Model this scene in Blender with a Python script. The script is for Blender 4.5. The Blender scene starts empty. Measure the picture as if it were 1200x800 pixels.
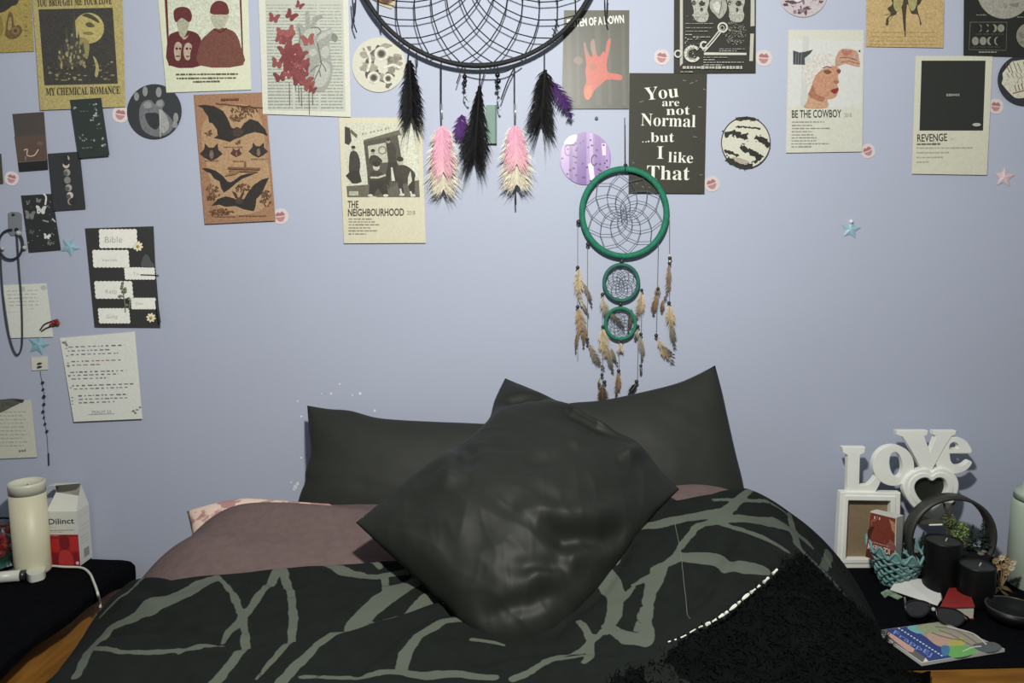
import bpy, bmesh, math, random
import numpy as np
from mathutils import Vector, noise

S = bpy.context.scene
COL = S.collection
R = math.radians
random.seed(7)

# ------------------------------------------------------------------ camera, light, exposure
FPX = 900.0                      # focal length in pixels of the 1200 x 800 frame
PITCH = R(7.0)
CAM = Vector((0.0, -1.787, 1.25))
cam_d = bpy.data.cameras.new('camera'); cam = bpy.data.objects.new('camera', cam_d); COL.objects.link(cam)
cam_d.sensor_width = 36.0; cam_d.lens = 36.0 * FPX / 1200.0; cam_d.clip_start = 0.02
cam.location = CAM; cam.rotation_euler = (R(90) - PITCH, 0, 0)
S.camera = cam

w = bpy.data.worlds.new('room_light'); S.world = w; w.use_nodes = True
w.node_tree.nodes['Background'].inputs[0].default_value = (0.93, 0.98, 1.05, 1)
w.node_tree.nodes['Background'].inputs[1].default_value = 0.20

l = bpy.data.lights.new('ceiling_bulb', 'POINT'); l.energy = 96.0; l.shadow_soft_size = 0.045; l.color = (1.0, 0.98, 0.92)
lo = bpy.data.objects.new('ceiling_bulb', l); COL.objects.link(lo); lo.location = (0.03, -1.3, 1.86)

S.view_settings.view_transform = 'Standard'; S.view_settings.look = 'None'
S.view_settings.exposure = 0.0; S.view_settings.gamma = 1.0; S.view_settings.use_curve_mapping = False

# ------------------------------------------------------------------ geometry helpers
FWD = Vector((0, math.cos(PITCH), -math.sin(PITCH))); UPV = Vector((0, math.sin(PITCH), math.cos(PITCH)))
def ray(px, py):
    return FWD + Vector((1, 0, 0)) * ((px - 600) / FPX) + UPV * ((400 - py) / FPX)
def W(px, py, off=0.0):          # the point of the back wall (or of a plane standing off it) seen at a photo pixel
    d = ray(px, py); t = (-off - CAM.y) / d.y
    return CAM + d * t
def T(px, py, z):                # the point of a level surface seen at a photo pixel
    d = ray(px, py); t = (z - CAM.z) / d.z
    return CAM + d * t
def PL(p0, n):                   # mapping onto a tilted plane
    p0 = Vector(p0); n = Vector(n).normalized()
    def f(px, py, lev=0.0):
        d = ray(px, py); t = (p0 - CAM).dot(n) / d.dot(n)
        return CAM + d * t + n * lev
    return f

def lin(h, k=1.0):
    h = h.lstrip('#'); o = []
    for i in (0, 2, 4):
        v = int(h[i:i+2], 16) / 255.0
        v = v / 12.92 if v <= 0.04045 else ((v + 0.055) / 1.055) ** 2.4
        o.append(min(0.92, v * k))
    return tuple(o)

MATS = {}
def mat(name, col, rough=0.6, var=0.1, scale=25.0, bump=0.0, bscale=150.0, metal=0.0, sheen=0.0, spec=0.5, trans=0.0, ink=False, coat=0.0, stretch=None, col2=None):
    if name in MATS: return MATS[name]
    m = bpy.data.materials.new(name); m.use_nodes = True; nt = m.node_tree; N = nt.nodes; L = nt.links
    b = N['Principled BSDF']; tc = N.new('ShaderNodeTexCoord')
    src = tc.outputs['Object']
    if stretch:
        mp = N.new('ShaderNodeMapping'); mp.inputs['Scale'].default_value = stretch; L.new(src, mp.inputs[0]); src = mp.outputs[0]
    nz = N.new('ShaderNodeTexNoise'); nz.inputs['Scale'].default_value = scale; nz.inputs['Detail'].default_value = 5; L.new(src, nz.inputs['Vector'])
    mx = N.new('ShaderNodeMix'); mx.data_type = 'RGBA'
    if ink:
        at = N.new('ShaderNodeAttribute'); at.attribute_name = 'ink'
        mul = N.new('ShaderNodeMix'); mul.data_type = 'RGBA'; mul.blend_type = 'MULTIPLY'; mul.inputs[0].default_value = 1.0
        L.new(at.outputs['Color'], mul.inputs[6])
        rmp = N.new('ShaderNodeMapRange'); rmp.inputs[1].default_value = 0.3; rmp.inputs[2].default_value = 0.7; rmp.inputs[3].default_value = 1 - var; rmp.inputs[4].default_value = 1.0
        L.new(nz.outputs[0], rmp.inputs[0]); L.new(rmp.outputs[0], mul.inputs[7]); L.new(mul.outputs[2], b.inputs['Base Color'])
    else:
        c = lin(col) if isinstance(col, str) else col
        c2 = (lin(col2) if isinstance(col2, str) else col2) if col2 else tuple(x * (1 - var) for x in c)
        rmp = N.new('ShaderNodeMapRange'); rmp.inputs[1].default_value = 0.35; rmp.inputs[2].default_value = 0.65
        L.new(nz.outputs[0], rmp.inputs[0]); L.new(rmp.outputs[0], mx.inputs[0])
        mx.inputs[6].default_value = (*c2, 1); mx.inputs[7].default_value = (*c, 1); L.new(mx.outputs[2], b.inputs['Base Color'])
    b.inputs['Roughness'].default_value = rough; b.inputs['Metallic'].default_value = metal
    b.inputs['Specular IOR Level'].default_value = spec
    b.inputs['Sheen Weight'].default_value = sheen; b.inputs['Sheen Roughness'].default_value = 0.4
    b.inputs['Transmission Weight'].default_value = trans; b.inputs['Coat Weight'].default_value = coat
    if bump:
        n2 = N.new('ShaderNodeTexNoise'); n2.inputs['Scale'].default_value = bscale; n2.inputs['Detail'].default_value = 4; L.new(src, n2.inputs['Vector'])
        bp = N.new('ShaderNodeBump'); bp.inputs['Strength'].default_value = bump; bp.inputs['Distance'].default_value = 0.004
        L.new(n2.outputs[0], bp.inputs['Height']); L.new(bp.outputs[0], b.inputs['Normal'])
    MATS[name] = m; return m

PRINT = mat('printed_ink', None, ink=True, rough=0.62, var=0.10, scale=180, spec=0.3)
GLOSSPRINT = mat('glossy_print', None, ink=True, rough=0.42, var=0.10, scale=120, spec=0.5)
WORN = mat('worn_print', None, ink=True, rough=0.6, var=0.35, scale=260, spec=0.3)
FEATHER = mat('feather_barbs', None, ink=True, rough=0.75, var=0.15, scale=300, spec=0.2)

LOC = {}
def root_of(p):
    while p.parent: p = p.parent
    return p
def tag(o, label=None, cat=None, group=None, kind=None):
    if label: o['label'] = label
    if cat: o['category'] = cat
    if group: o['group'] = group
    if kind: o['kind'] = kind
    return o
def thing(name, label, cat, loc, group=None):
    o = bpy.data.objects.new(name, None); COL.objects.link(o); o.location = loc; o.empty_display_size = 0.02
    LOC[o.name] = Vector(loc); return tag(o, label, cat, group)
def mk(name, vs, fs, m, parent=None, smooth=False, cols=None, loc=None):
    """one mesh object from world-space vertices"""
    me = bpy.data.meshes.new(name); o = bpy.data.objects.new(name, me); COL.objects.link(o)
    if parent is not None:
        org = LOC[root_of(parent).name]; o.parent = parent
    else:
        if loc is None:
            a = np.array([tuple(v) for v in vs]); loc = Vector(((a[:, 0].min() + a[:, 0].max()) / 2, (a[:, 1].min() + a[:, 1].max()) / 2, a[:, 2].min()))
        org = Vector(loc); o.location = org; LOC[o.name] = org
    me.from_pydata([tuple(Vector(v) - org) for v in vs], [], fs)
    if cols is not None:
        ca = me.color_attributes.new('ink', 'FLOAT_COLOR', 'POINT')
        a = np.ones((len(vs), 4), dtype=np.float32); a[:, :3] = np.array(cols, dtype=np.float32)
        ca.data.foreach_set('color', a.ravel())
    me.materials.append(m)
    if smooth: me.polygons.foreach_set('use_smooth', [True] * len(me.polygons))
    me.update(); me.validate()
    return o

def smooth_loop(pts, k=5, closed=True):
    n = len(pts); out = []
    rng = range(n) if closed else range(n - 1)
    for i in rng:
        g = lambda j: np.array(pts[j % n] if closed else pts[max(0, min(n - 1, j))], dtype=float)
        p0, p1, p2, p3 = g(i - 1), g(i), g(i + 1), g(i + 2)
        for s in range(k):
            t = s / k
            out.append(tuple(0.5 * ((2 * p1) + (-p0 + p2) * t + (2 * p0 - 5 * p1 + 4 * p2 - p3) * t * t + (-p0 + 3 * p1 - 3 * p2 + p3) * t ** 3)))
    if not closed: out.append(tuple(pts[-1]))
    return out
def ell(cx, cy, rx, ry=None, n=28, rot=0.0):
    ry = rx if ry is None else ry
    c, s = math.cos(rot), math.sin(rot)
    return [(cx + rx * math.cos(a) * c - ry * math.sin(a) * s, cy + rx * math.cos(a) * s + ry * math.sin(a) * c) for a in [2 * math.pi * i / n for i in range(n)]]
def blob(cx, cy, rx, ry, n=9, jit=0.25, rnd=random):
    return smooth_loop([(cx + rx * math.cos(2 * math.pi * i / n) * (1 + rnd.uniform(-jit, jit)), cy + ry * math.sin(2 * math.pi * i / n) * (1 + rnd.uniform(-jit, jit))) for i in range(n)], 3)

class MB:
    def __init__(s): s.v = []; s.f = []; s.c = []
    def add(s, vs, fs, col=None):
        o = len(s.v); s.v += [Vector(v) for v in vs]; s.f += [tuple(i + o for i in f) for f in fs]
        s.c += [col or (1, 1, 1)] * len(vs); return s
    def box(s, a, b, col=None):
        (x0, y0, z0), (x1, y1, z1) = a, b
        return s.add([(x0, y0, z0), (x1, y0, z0), (x1, y1, z0), (x0, y1, z0), (x0, y0, z1), (x1, y0, z1), (x1, y1, z1), (x0, y1, z1)],
              [(0, 3, 2, 1), (4, 5, 6, 7), (0, 1, 5, 4), (1, 2, 6, 5), (2, 3, 7, 6), (3, 0, 4, 7)], col)
    def hexa(s, p, col=None):    # eight corners: bottom loop then top loop
        return s.add(p, [(0, 3, 2, 1), (4, 5, 6, 7), (0, 1, 5, 4), (1, 2, 6, 5), (2, 3, 7, 6), (3, 0, 4, 7)], col)
    def tube(s, pts, r, n=6, closed=False, col=None):
        pts = [Vector(p) for p in pts]; m = len(pts); vs = []; fs = []
        prev = None
        for i, p in enumerate(pts):
            if closed: t = pts[(i + 1) % m] - pts[i - 1]
            else: t = pts[min(i + 1, m - 1)] - pts[max(i - 1, 0)]
            t.normalize()
            a = prev if prev is not None else (Vector((0, 1, 0)) if abs(t.y) < 0.9 else Vector((1, 0, 0)))
            u = (a - t * a.dot(t)).normalized(); prev = u; q = t.cross(u)
            rr = r[i] if isinstance(r, (list, tuple)) else r
            for k in range(n):
                an = 2 * math.pi * k / n; vs.append(p + (u * math.cos(an) + q * math.sin(an)) * rr)
        for i in range(m if closed else m - 1):
            j = (i + 1) % m
            for k in range(n):
                k2 = (k + 1) % n; fs.append((i * n + k, i * n + k2, j * n + k2, j * n + k))
        if not closed: fs += [tuple(range(n))[::-1], tuple((m - 1) * n + k for k in range(n))]
        return s.add(vs, fs, col)
    def lathe(s, c, prof, n=24, col=None, sx=1.0, sy=1.0, phase=0.0):
        c = Vector(c); vs = []; fs = []
        for (r, z) in prof:
            for k in range(n):
                a = 2 * math.pi * k / n + phase; vs.append(c + Vector((r * math.cos(a) * sx, r * math.sin(a) * sy, z)))
        for i in range(len(prof) - 1):
            for k in range(n):
                k2 = (k + 1) % n; fs.append((i * n + k, i * n + k2, (i + 1) * n + k2, (i + 1) * n + k))
        fs += [tuple(range(n))[::-1], tuple((len(prof) - 1) * n + k for k in range(n))]
        return s.add(vs, fs, col)
    def ball(s, c, r, n=8, col=None, sz=1.0):
        pr = [(max(1e-4, r * math.sin(math.pi * i / 6)), -r * sz * math.cos(math.pi * i / 6)) for i in range(7)]
        return s.lathe(c, pr, n, col)
    def obj(s, name, m, parent=None, smooth=False, ink=False, loc=None):
        return mk(name, s.v, s.f, m, parent, smooth, s.c if ink else None, loc)

GLY = {}
SERIF = {**{chr(65 + i): chr(0x1D400 + i) for i in range(26)}, **{chr(97 + i): chr(0x1D41A + i) for i in range(26)}}
def glyphs(txt, bold=0.0, serif=False):
    key = (txt, bold, serif)
    if key in GLY: return GLY[key]
    c = bpy.data.curves.new('lettering', 'FONT'); c.body = ''.join(SERIF.get(ch, ch) for ch in txt) if serif else txt
    c.offset = bold; c.resolution_u = 3; c.fill_mode = 'FRONT'
    o = bpy.data.objects.new('lettering', c); COL.objects.link(o)
    dg = bpy.context.evaluated_depsgraph_get(); ev = o.evaluated_get(dg); me = ev.to_mesh()
    vs = np.array([v.co[:2] for v in me.vertices]); fs = [tuple(p.vertices) for p in me.polygons]
    ev.to_mesh_clear(); bpy.data.objects.remove(o); bpy.data.curves.remove(c)
    GLY[key] = (vs, fs); return GLY[key]

class Canvas:
    """flat printing on a surface; P(x, y, lift) maps print coordinates to the surface"""
    def __init__(s, P, k=1.0, step=1.5e-5, lev0=0.00012): s.P = P; s.k = k * .86; s.step = step; s.n = 0; s.lev0 = lev0; s.mb = MB()
    def L(s): s.n += 1; return s.lev0 + s.step * s.n
    def col(s, c): return lin(c, s.k) if isinstance(c, str) else c
    def poly(s, pts, c, lev=None):
        lev = s.L() if lev is None else lev
        s.mb.add([s.P(x, y, lev) for x, y in pts], [tuple(range(len(pts)))[::-1]], s.col(c)); return s
    def spoly(s, pts, c, k=4): return s.poly(smooth_loop(pts, k), c)
    def disc(s, x, y, r, c, ry=None, n=24, rot=0): return s.poly(ell(x, y, r, ry, n, rot), c)
    def rect(s, x0, y0, x1, y1, c): return s.poly([(x0, y0), (x1, y0), (x1, y1), (x0, y1)], c)
    def line(s, pts, wd, c, lev=None):
        lev = s.L() if lev is None else lev
        P = [np.array(p, float) for p in pts]; n = len(P); vs = []
        for i in range(n):
            t = P[min(i + 1, n - 1)] - P[max(i - 1, 0)]; t = t / (np.linalg.norm(t) + 1e-9); q = np.array([t[1], -t[0]])
            ww = (wd[i] if isinstance(wd, (list, tuple)) else wd) / 2
            a = P[i] + q * ww; b = P[i] - q * ww; vs += [s.P(a[0], a[1], lev), s.P(b[0], b[1], lev)]
        s.mb.add(vs, [(2 * i, 2 * i + 1, 2 * i + 3, 2 * i + 2) for i in range(n - 1)], s.col(c)); return s
    def text(s, txt, x0, y0, x1, y1, h, c, bold=0.0, serif=False):
        vs, fs = glyphs(txt, bold, serif); lev = s.L(); a, b = vs[:, 0].min(), vs[:, 0].max()
        d = np.array([x1 - x0, y1 - y0], float); Ln = np.linalg.norm(d); u = d / Ln; up = np.array([u[1], -u[0]])
        out = []
        for q in vs:
            p = np.array([x0, y0]) + u * ((q[0] - a) / (b - a) * Ln) + up * (q[1] / 0.69 * h); out.append(s.P(p[0], p[1], lev))
        s.mb.add(out, fs, s.col(c)); return s
    def scrib(s, x0, y0, x1, y1, h, c, wmin=2, wmax=7, gap=1.2, slant=(0, 0)):   # one row of marks too small to read
        lev = s.L(); x = x0; ln = max(1e-3, x1 - x0)
        while x < x1:
            e = min(x1, x + random.uniform(wmin, wmax)); y = y0 + (y1 - y0) * (x - x0) / ln; hh = h * random.uniform(0.7, 1.1)
            s.poly([(x, y - hh / 2), (e, y - hh / 2), (e, y + hh / 2), (x, y + hh / 2)], c, lev); x = e + gap * random.uniform(0.6, 1.5)
        return s
    def done(s, name, parent, m=None):
        o = s.mb.obj(name, m or PRINT, parent, ink=True); s.mb = MB(); return o

class Sheet:
    """a sheet stuck to the wall: an Empty with the paper and its prints as parts"""
    def __init__(s, name, label, cat, outline, col, off=0.0008, lift=0.003, k=1.15, group=None, thick=0.0006, m=None, part='paper', step=1.5e-5):
        ys = [p[1] for p in outline]; xs = [p[0] for p in outline]; s.y0, s.y1 = min(ys), max(ys)
        s.off = off; s.lift = lift; s.k = k
        s.root = thing(name, label, cat, W((min(xs) + max(xs)) / 2, s.y1, off), group)
        n = len(outline)
        fr = [s.P(x, y, 0) for x, y in outline]; bk = [s.P(x, y, -thick) for x, y in outline]
        fs = [tuple(range(n))[::-1], tuple(range(n, 2 * n))] + [(i, (i + 1) % n, n + (i + 1) % n, n + i) for i in range(n)]
        c = lin(col, k * .86)
        s.paper = mk(part, fr + bk, fs, m or PRINT, s.root, cols=[c] * (2 * n))
        s.cv = Canvas(s.P, k, step)
    def P(s, x, y, lev):
        t = (y - s.y0) / (s.y1 - s.y0 + 1e-9)
        return W(x, y, s.off + s.lift * t + lev)
    def done(s, name, m=None): return s.cv.done(name, s.root, m)
# ------------------------------------------------------------------ the room
WALL = mat('lavender_wall_paint', (0.432, 0.472, 0.580), rough=0.62, scale=2.2, col2=(0.417, 0.456, 0.560), bump=0.05, bscale=90, spec=0.25)
wall = tag(MB().box((-3, 0, 0), (3, 0.12, 2.6)).obj('wall_back', WALL), 'pale lavender blue painted wall behind the bed', None, None, 'structure')
tag(MB().box((-3, -4, -0.1), (3, 0.12, 0)).obj('floor', mat('floor_boards', '#6b5a48', rough=0.6, scale=6, stretch=(1, 12, 1))), 'brown floor under the bed', None, None, 'structure')
CHIP = mat('bare_plaster', '#e8ebee', rough=0.9)
for (x, y, r) in [(398, 450, 1.1), (388, 461, 1.2), (377, 461.5, .7), (422, 461, 1.3), (413, 463, .8), (439, 481, 1.4), (349, 470, .8), (353, 488, 1.2), (353, 536, 1.1), (341, 565, 1.1), (346, 570, 2.2), (348.5, 567, 1.8), (344.5, 572.5, 1.5)]:
    b = blob(x, y, r, r * 1.2, 7, .3)
    mk('paint_chip', [W(px, py, 0.0007) for px, py in b] + [W(px, py, -.001) for px, py in b], [tuple(range(len(b)))[::-1]] + [(i, (i + 1) % len(b), len(b) + (i + 1) % len(b), len(b) + i) for i in range(len(b))], CHIP, wall)

# ------------------------------------------------------------------ bed
def sm(a, b, x):
    t = min(1.0, max(0.0, (x - a) / (b - a))); return t * t * (3 - 2 * t)
def ci(t, xs, ys):               # smooth interpolation through control heights
    if t <= xs[0]: return ys[0]
    for i in range(len(xs) - 1):
        if t <= xs[i + 1]: return ys[i] + (ys[i + 1] - ys[i]) * (0.5 * sm(xs[i], xs[i + 1], t) + 0.5 * (t - xs[i]) / (xs[i + 1] - xs[i]))
    return ys[-1]
TS = [.10, .20, .28, .36, .46, .56, .75, 1.0, 1.9]
ZL = [.665, .70, .735, .748, .735, .712, .690, .675, .65]
ZR = [.68, .72, .77, .800, .800, .785, .735, .69, .65]
def bed_z(x, y):
    t = -y
    p = ci(t, TS, ZL) + (ci(t, TS, ZR) - ci(t, TS, ZL)) * sm(-.15, .34, x)
    p -= .02 * math.exp(-((x - .02) / .2) ** 2)
    if x < 0:
        x0 = .50; x1 = ci(t, [.2, .35, .5, .75, 1.2], [.73, .75, .80, .765, .76]); s = max(0, (-x - x0) / (x1 - x0)); e = 2.4
    else:
        x0 = .34; x1 = ci(t, [.2, .4, .55, .9], [.74, .752, .70, .682]); s = max(0, (x - x0) / (x1 - x0)); e = 2.0
    s = min(s, 1.0)
    f = max(0.0, 1 - s ** e) ** .6
    return .28 + (p - .28) * f
def duvet_noise(x, y):
    v = Vector((x * 5, y * 6, 3.1)); a = noise.noise(v) * .006
    q = x * .55 + y * .9
    a += .0045 * (1 - abs(noise.noise(Vector((q * 11, (x - y) * 2.2, 7))))) ** 3
    a += noise.noise(Vector((x * 17, y * 21, 1))) * .0022
    return a
CREASE = []
def bed_hit(px, py, extra=0.0):  # where a photo pixel meets the bedding
    d = ray(px, py); t = .8
    while t < 2.2:
        p = CAM + d * t
        if p.z < bed_z(p.x, p.y) + extra: break
        t += .004
    return p
for pts_, amp_ in [([(250, 770), (340, 752), (430, 735), (560, 690)], .010), ([(180, 700), (260, 684), (350, 690)], .006), ([(420, 790), (480, 742), (560, 715)], .007), ([(130, 745), (200, 742), (260, 758)], .006), ([(868, 640), (835, 690), (800, 725)], .007), ([(740, 640), (710, 690), (650, 745)], .006),
                   ([(930, 612), (955, 640), (975, 668)], .008), ([(560, 780), (640, 765), (720, 770)], .006), ([(330, 700), (420, 690), (520, 672)], .005)]:
    P_ = [bed_hit(*q_, .02) for q_ in smooth_loop(pts_, 4, False)]; CREASE.append(([(p.x, p.y) for p in P_], amp_))
bb_ = {id(P_): (min(p[0] for p in P_) - .02, max(p[0] for p in P_) + .02, min(p[1] for p in P_) - .02, max(p[1] for p in P_) + .02) for P_, _ in CREASE}
def crease(x, y):
    h = 0.0
    for P_, amp_ in CREASE:
        if not (bb_[id(P_)][0] < x < bb_[id(P_)][1] and bb_[id(P_)][2] < y < bb_[id(P_)][3]): continue
        for i in range(len(P_) - 1):
            ax, ay = P_[i]; dx, dy = P_[i + 1][0] - ax, P_[i + 1][1] - ay; t = max(0, min(1, ((x - ax) * dx + (y - ay) * dy) / (dx * dx + dy * dy + 1e-9))); d = math.hypot(x - ax - t * dx, y - ay - t * dy)
            if d < .05 and (t > 0 or i == 0) : h = min(h, -amp_ * math.exp(-(d / .009) ** 2)) if d < .02 else h; 
    return h
BEDWOOD = mat('bed_base_fabric', '#2b2a2c', rough=.9)
bed = thing('bed', 'double bed with a thick mattress standing against the lavender wall', 'bed', (0, -.98, 0))
MB().box((-.68, -1.93, .05), (.68, -.04, .30)).obj('bed_base', BEDWOOD, bed)
for sx in (-.6, .6):
    for sy in (-1.85, -.12): MB().lathe((sx, sy, 0), [(.03, 0), (.03, .05)], 10).obj('leg', BEDWOOD, bed)
mm = MB()
rr = [(-.66, -1.92), (.60, -1.92), (.60, -.04), (-.66, -.04)]
mm.hexa([(x * .98, y, .30) for x, y in rr] + [(x * .97, y, .57) for x, y in rr]).obj('mattress', mat('mattress_ticking', '#b9b3b0', rough=.9), bed)

def sheet_grid(name, xs, ys_of, zf, m, smooth=True, attr=None, loc=None, parent=None):
    nx = len(xs); vs = []; ny = None
    for x in xs:
        ys = ys_of(x); ny = len(ys)
        for y in ys: vs.append((x, y, zf(x, y)))
    fs = [(i * ny + j, i * ny + j + 1, (i + 1) * ny + j + 1, (i + 1) * ny + j) for i in range(nx - 1) for j in range(ny - 1)]
    return mk(name, vs, fs, m, parent, smooth, loc=loc), vs
MAUVE = mat('mauve_fleece', '#655654', rough=.95, scale=60, var=.14, bump=.35, bscale=420, spec=.1)
xs = np.linspace(-.745, .68, 190)
def mz(x, y):
    e = .006 * noise.noise(Vector((x * 6, y * 9, 2))) + .005 * math.sin((y * 1.2 + x * .35) * 30 + 2 * noise.noise(Vector((x * 3, y * 3, 0)))) * sm(-.1, -.5, x)
    return bed_z(x, y) + e + .012 * math.exp(-((x + .43) / .12) ** 2 - ((y + .37) / .05) ** 2)
bl, _ = sheet_grid('mauve_blanket', xs, lambda x: np.linspace(-.20, -.80, 80), mz, MAUVE)
tag(bl, 'soft mauve fleece blanket covering the mattress between the pillows and the patterned duvet', 'blanket')

# patterned duvet: its head-side edge follows the line seen in the photograph
edge_px = [(98, 700), (125, 688), (165, 683), (210, 681), (300, 672), (380, 664), (470, 656), (560, 640), (700, 610), (790, 588), (830, 581), (870, 579), (905, 588), (930, 604), (945, 620)]
EP = sorted([(p.x, p.y) for p in [bed_hit(*q, .012) for q in edge_px] if p.y < -.2])
EX = [p[0] for p in EP]; EY = [p[1] for p in EP]
def edge_y(x): return float(np.interp(x, EX, EY))
def duv_z(x, y):
    s = edge_y(x) - y
    return bed_z(x, y) + .006 + .016 * sm(0, .035, s) + (duvet_noise(x, y) * 1.4 + crease(x, y)) * sm(0, .06, s) + .006 * math.exp(-((s - .03) / .015) ** 2)
# printed branching strokes, traced on the bedding
STROKES = [
 ([(90, 800), (105, 762), (130, 735), (160, 722), (180, 705), (235, 690), (252, 682)], [9, 12, 15, 18, 10, 7, 6]),
 ([(105, 762), (140, 767), (190, 768), (235, 766)], [6, 8, 9, 4]),
 ([(163, 722), (180, 716), (205, 700), (230, 690), (255, 684)], [12, 24, 26, 20, 10]),
 ([(95, 745), (120, 725), (150, 700), (170, 683)], [4, 7, 6, 8]),
 ([(210, 770), (232, 763), (262, 761)], [6, 9, 3]),
 ([(262, 755), (284, 725), (310, 695), (328, 672)], [8, 11, 9, 13]),
 ([(254, 681), (272, 698), (285, 722), (288, 750), (288, 765), (275, 780), (252, 803)], [4, 7, 8, 9, 11, 13, 15]),
 ([(330, 672), (341, 695), (344, 730), (342, 752), (325, 775), (300, 800)], [10, 9, 9, 9, 8, 4]),
 ([(372, 664), (400, 672), (440, 675), (490, 671)], [5, 8, 9, 9]),
 ([(376, 662), (410, 671), (425, 673)], [4, 8, 9]),
 ([(432, 658), (445, 667)], [7, 7]),
 ([(451, 675), (453, 700)], [7, 9]),
 ([(410, 738), (440, 715), (470, 692), (500, 676)], [14, 24, 26, 22]),
 ([(476, 722), (500, 706), (525, 696)], [8, 14, 15]),
 ([(330, 803), (352, 782), (370, 765), (400, 745), (430, 735), (465, 729)], [15, 14, 9, 11, 11, 3]),
 ([(362, 772), (372, 760), (385, 753)], [8, 6, 4]),
 ([(470, 790), (475, 770), (490, 752), (520, 735), (560, 728)], [13, 14, 12, 11, 9]),
 ([(350, 800), (400, 796), (470, 792), (500, 797), (540, 793), (580, 798)], [4, 7, 12, 20, 14, 10]),
 ([(745, 622), (775, 617), (800, 612), (850, 604), (880, 582)], [12, 15, 15, 15, 6]),
 ([(792, 654), (800, 640), (815, 622), (845, 610)], [6, 7, 9, 12]),
 ([(842, 612), (880, 610), (920, 620), (945, 636)], [10, 17, 17, 16]),
 ([(845, 614), (885, 628), (922, 648)], [8, 9, 8]),
 ([(835, 590), (870, 591), (900, 594), (920, 604)], [4, 5, 5, 6]),
 ([(742, 690), (770, 672), (795, 658), (830, 658), (870, 667), (892, 672)], [6, 8, 15, 21, 21, 20]),
 ([(772, 672), (762, 700), (757, 730), (758, 752)], [20, 14, 13, 18]),
 ([(760, 680), (754, 710), (745, 745)], [4, 4, 6]),
 ([(710, 678), (722, 700), (720, 725), (710, 745)], [26, 20, 18, 10]),
 ([(712, 738), (735, 755), (757, 758)], [14, 18, 18]),
 ([(722, 715), (735, 702), (744, 692)], [12, 8, 3]),
 ([(678, 731), (692, 752), (692, 775), (684, 785)], [7, 9, 9, 8]),
 ([(640, 780), (680, 762), (710, 742)], [12, 9, 9]),
 ([(722, 660), (733, 635), (736, 625)], [5, 10, 10]),
 ([(554, 755), (580, 757), (590, 757)], [8, 8, 5]),
 ([(925, 605), (935, 640), (955, 660), (985, 692)], [6, 10, 12, 12]),
 ([(965, 665), (972, 650)], [9, 8]),
 ([(600, 800), (640, 782), (690, 772)], [10, 8, 5]),
]
SEG = []
for pts, ws in STROKES:
    P3 = [bed_hit(*q, .022) for q in pts]
    dn = [(-p.y * 0 + (p - CAM).dot(FWD)) / FPX for p in P3]
    for i in range(len(P3) - 1):
        if max(P3[i].y, P3[i + 1].y) > -.2: continue
        f = 1.05                  # the cloth is seen at a slant
        SEG.append((P3[i].x, P3[i].y, P3[i + 1].x, P3[i + 1].y, ws[i] * dn[i] * .5 * f, ws[i + 1] * dn[i + 1] * .5 * f))
A = np.array(SEG)
def stroke_field(V):
    V = np.array(V)[:, :2]; out = np.full(len(V), 1.0)
    for ax, ay, bx, by, wa, wb in A:
        d = np.array([bx - ax, by - ay]); L2 = d.dot(d) + 1e-9
        t = np.clip(((V[:, 0] - ax) * d[0] + (V[:, 1] - ay) * d[1]) / L2, 0, 1)
        dist = np.hypot(V[:, 0] - ax - t * d[0], V[:, 1] - ay - t * d[1]) - (wa + (wb - wa) * t)
        out = np.minimum(out, dist)
    return out
dm = mat('duvet_cotton', '#141815', rough=.85, scale=40, var=.2, bump=.15, bscale=500, spec=.12)
nt = dm.node_tree; b = nt.nodes['Principled BSDF']; old = b.inputs['Base Color'].links[0].from_socket
at = nt.nodes.new('ShaderNodeAttribute'); at.attribute_name = 'stroke'
nz = nt.nodes.new('ShaderNodeTexNoise'); nz.inputs['Scale'].default_value = 70
ad = nt.nodes.new('ShaderNodeMath'); ad.operation = 'MULTIPLY_ADD'; ad.inputs[1].default_value = .007; nt.links.new(nz.outputs[0], ad.inputs[0]); nt.links.new(at.outputs['Fac'], ad.inputs[2])
mr = nt.nodes.new('ShaderNodeMapRange'); mr.inputs[1].default_value = .0028; mr.inputs[2].default_value = .0040; mr.inputs[3].default_value = 1; mr.inputs[4].default_value = 0; nt.links.new(ad.outputs[0], mr.inputs[0])
mx = nt.nodes.new('ShaderNodeMix'); mx.data_type = 'RGBA'; nt.links.new(mr.outputs[0], mx.inputs[0]); nt.links.new(old, mx.inputs[6]); mx.inputs[7].default_value = (*lin('#4b5148'), 1)
nt.links.new(mx.outputs[2], b.inputs['Base Color'])
q = np.concatenate([np.linspace(0, .06, 12), np.linspace(.0625, .62, 130), np.linspace(.65, 1.45, 24)])
dv, dvs = sheet_grid('patterned_duvet', np.linspace(-.78, .678, 330), lambda x: edge_y(x) - q, duv_z, dm)
tag(dv, 'black duvet printed with grey branching strokes spread over the bed', 'duvet')
fa = dv.data.attributes.new('stroke', 'FLOAT', 'POINT'); fa.data.foreach_set('value', stroke_field(dvs).astype(np.float32))
th = [bed_hit(*q_, .026) for q_ in smooth_loop([(791, 614), (797, 645), (801, 680), (806, 718), (809, 726)], 6, False)]
MB().tube([(p.x, p.y, duv_z(p.x, p.y) + .0004) for p in th], .00035, 4).obj('seam_thread', mat('pale_thread', '#6d726c'), dv)

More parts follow.
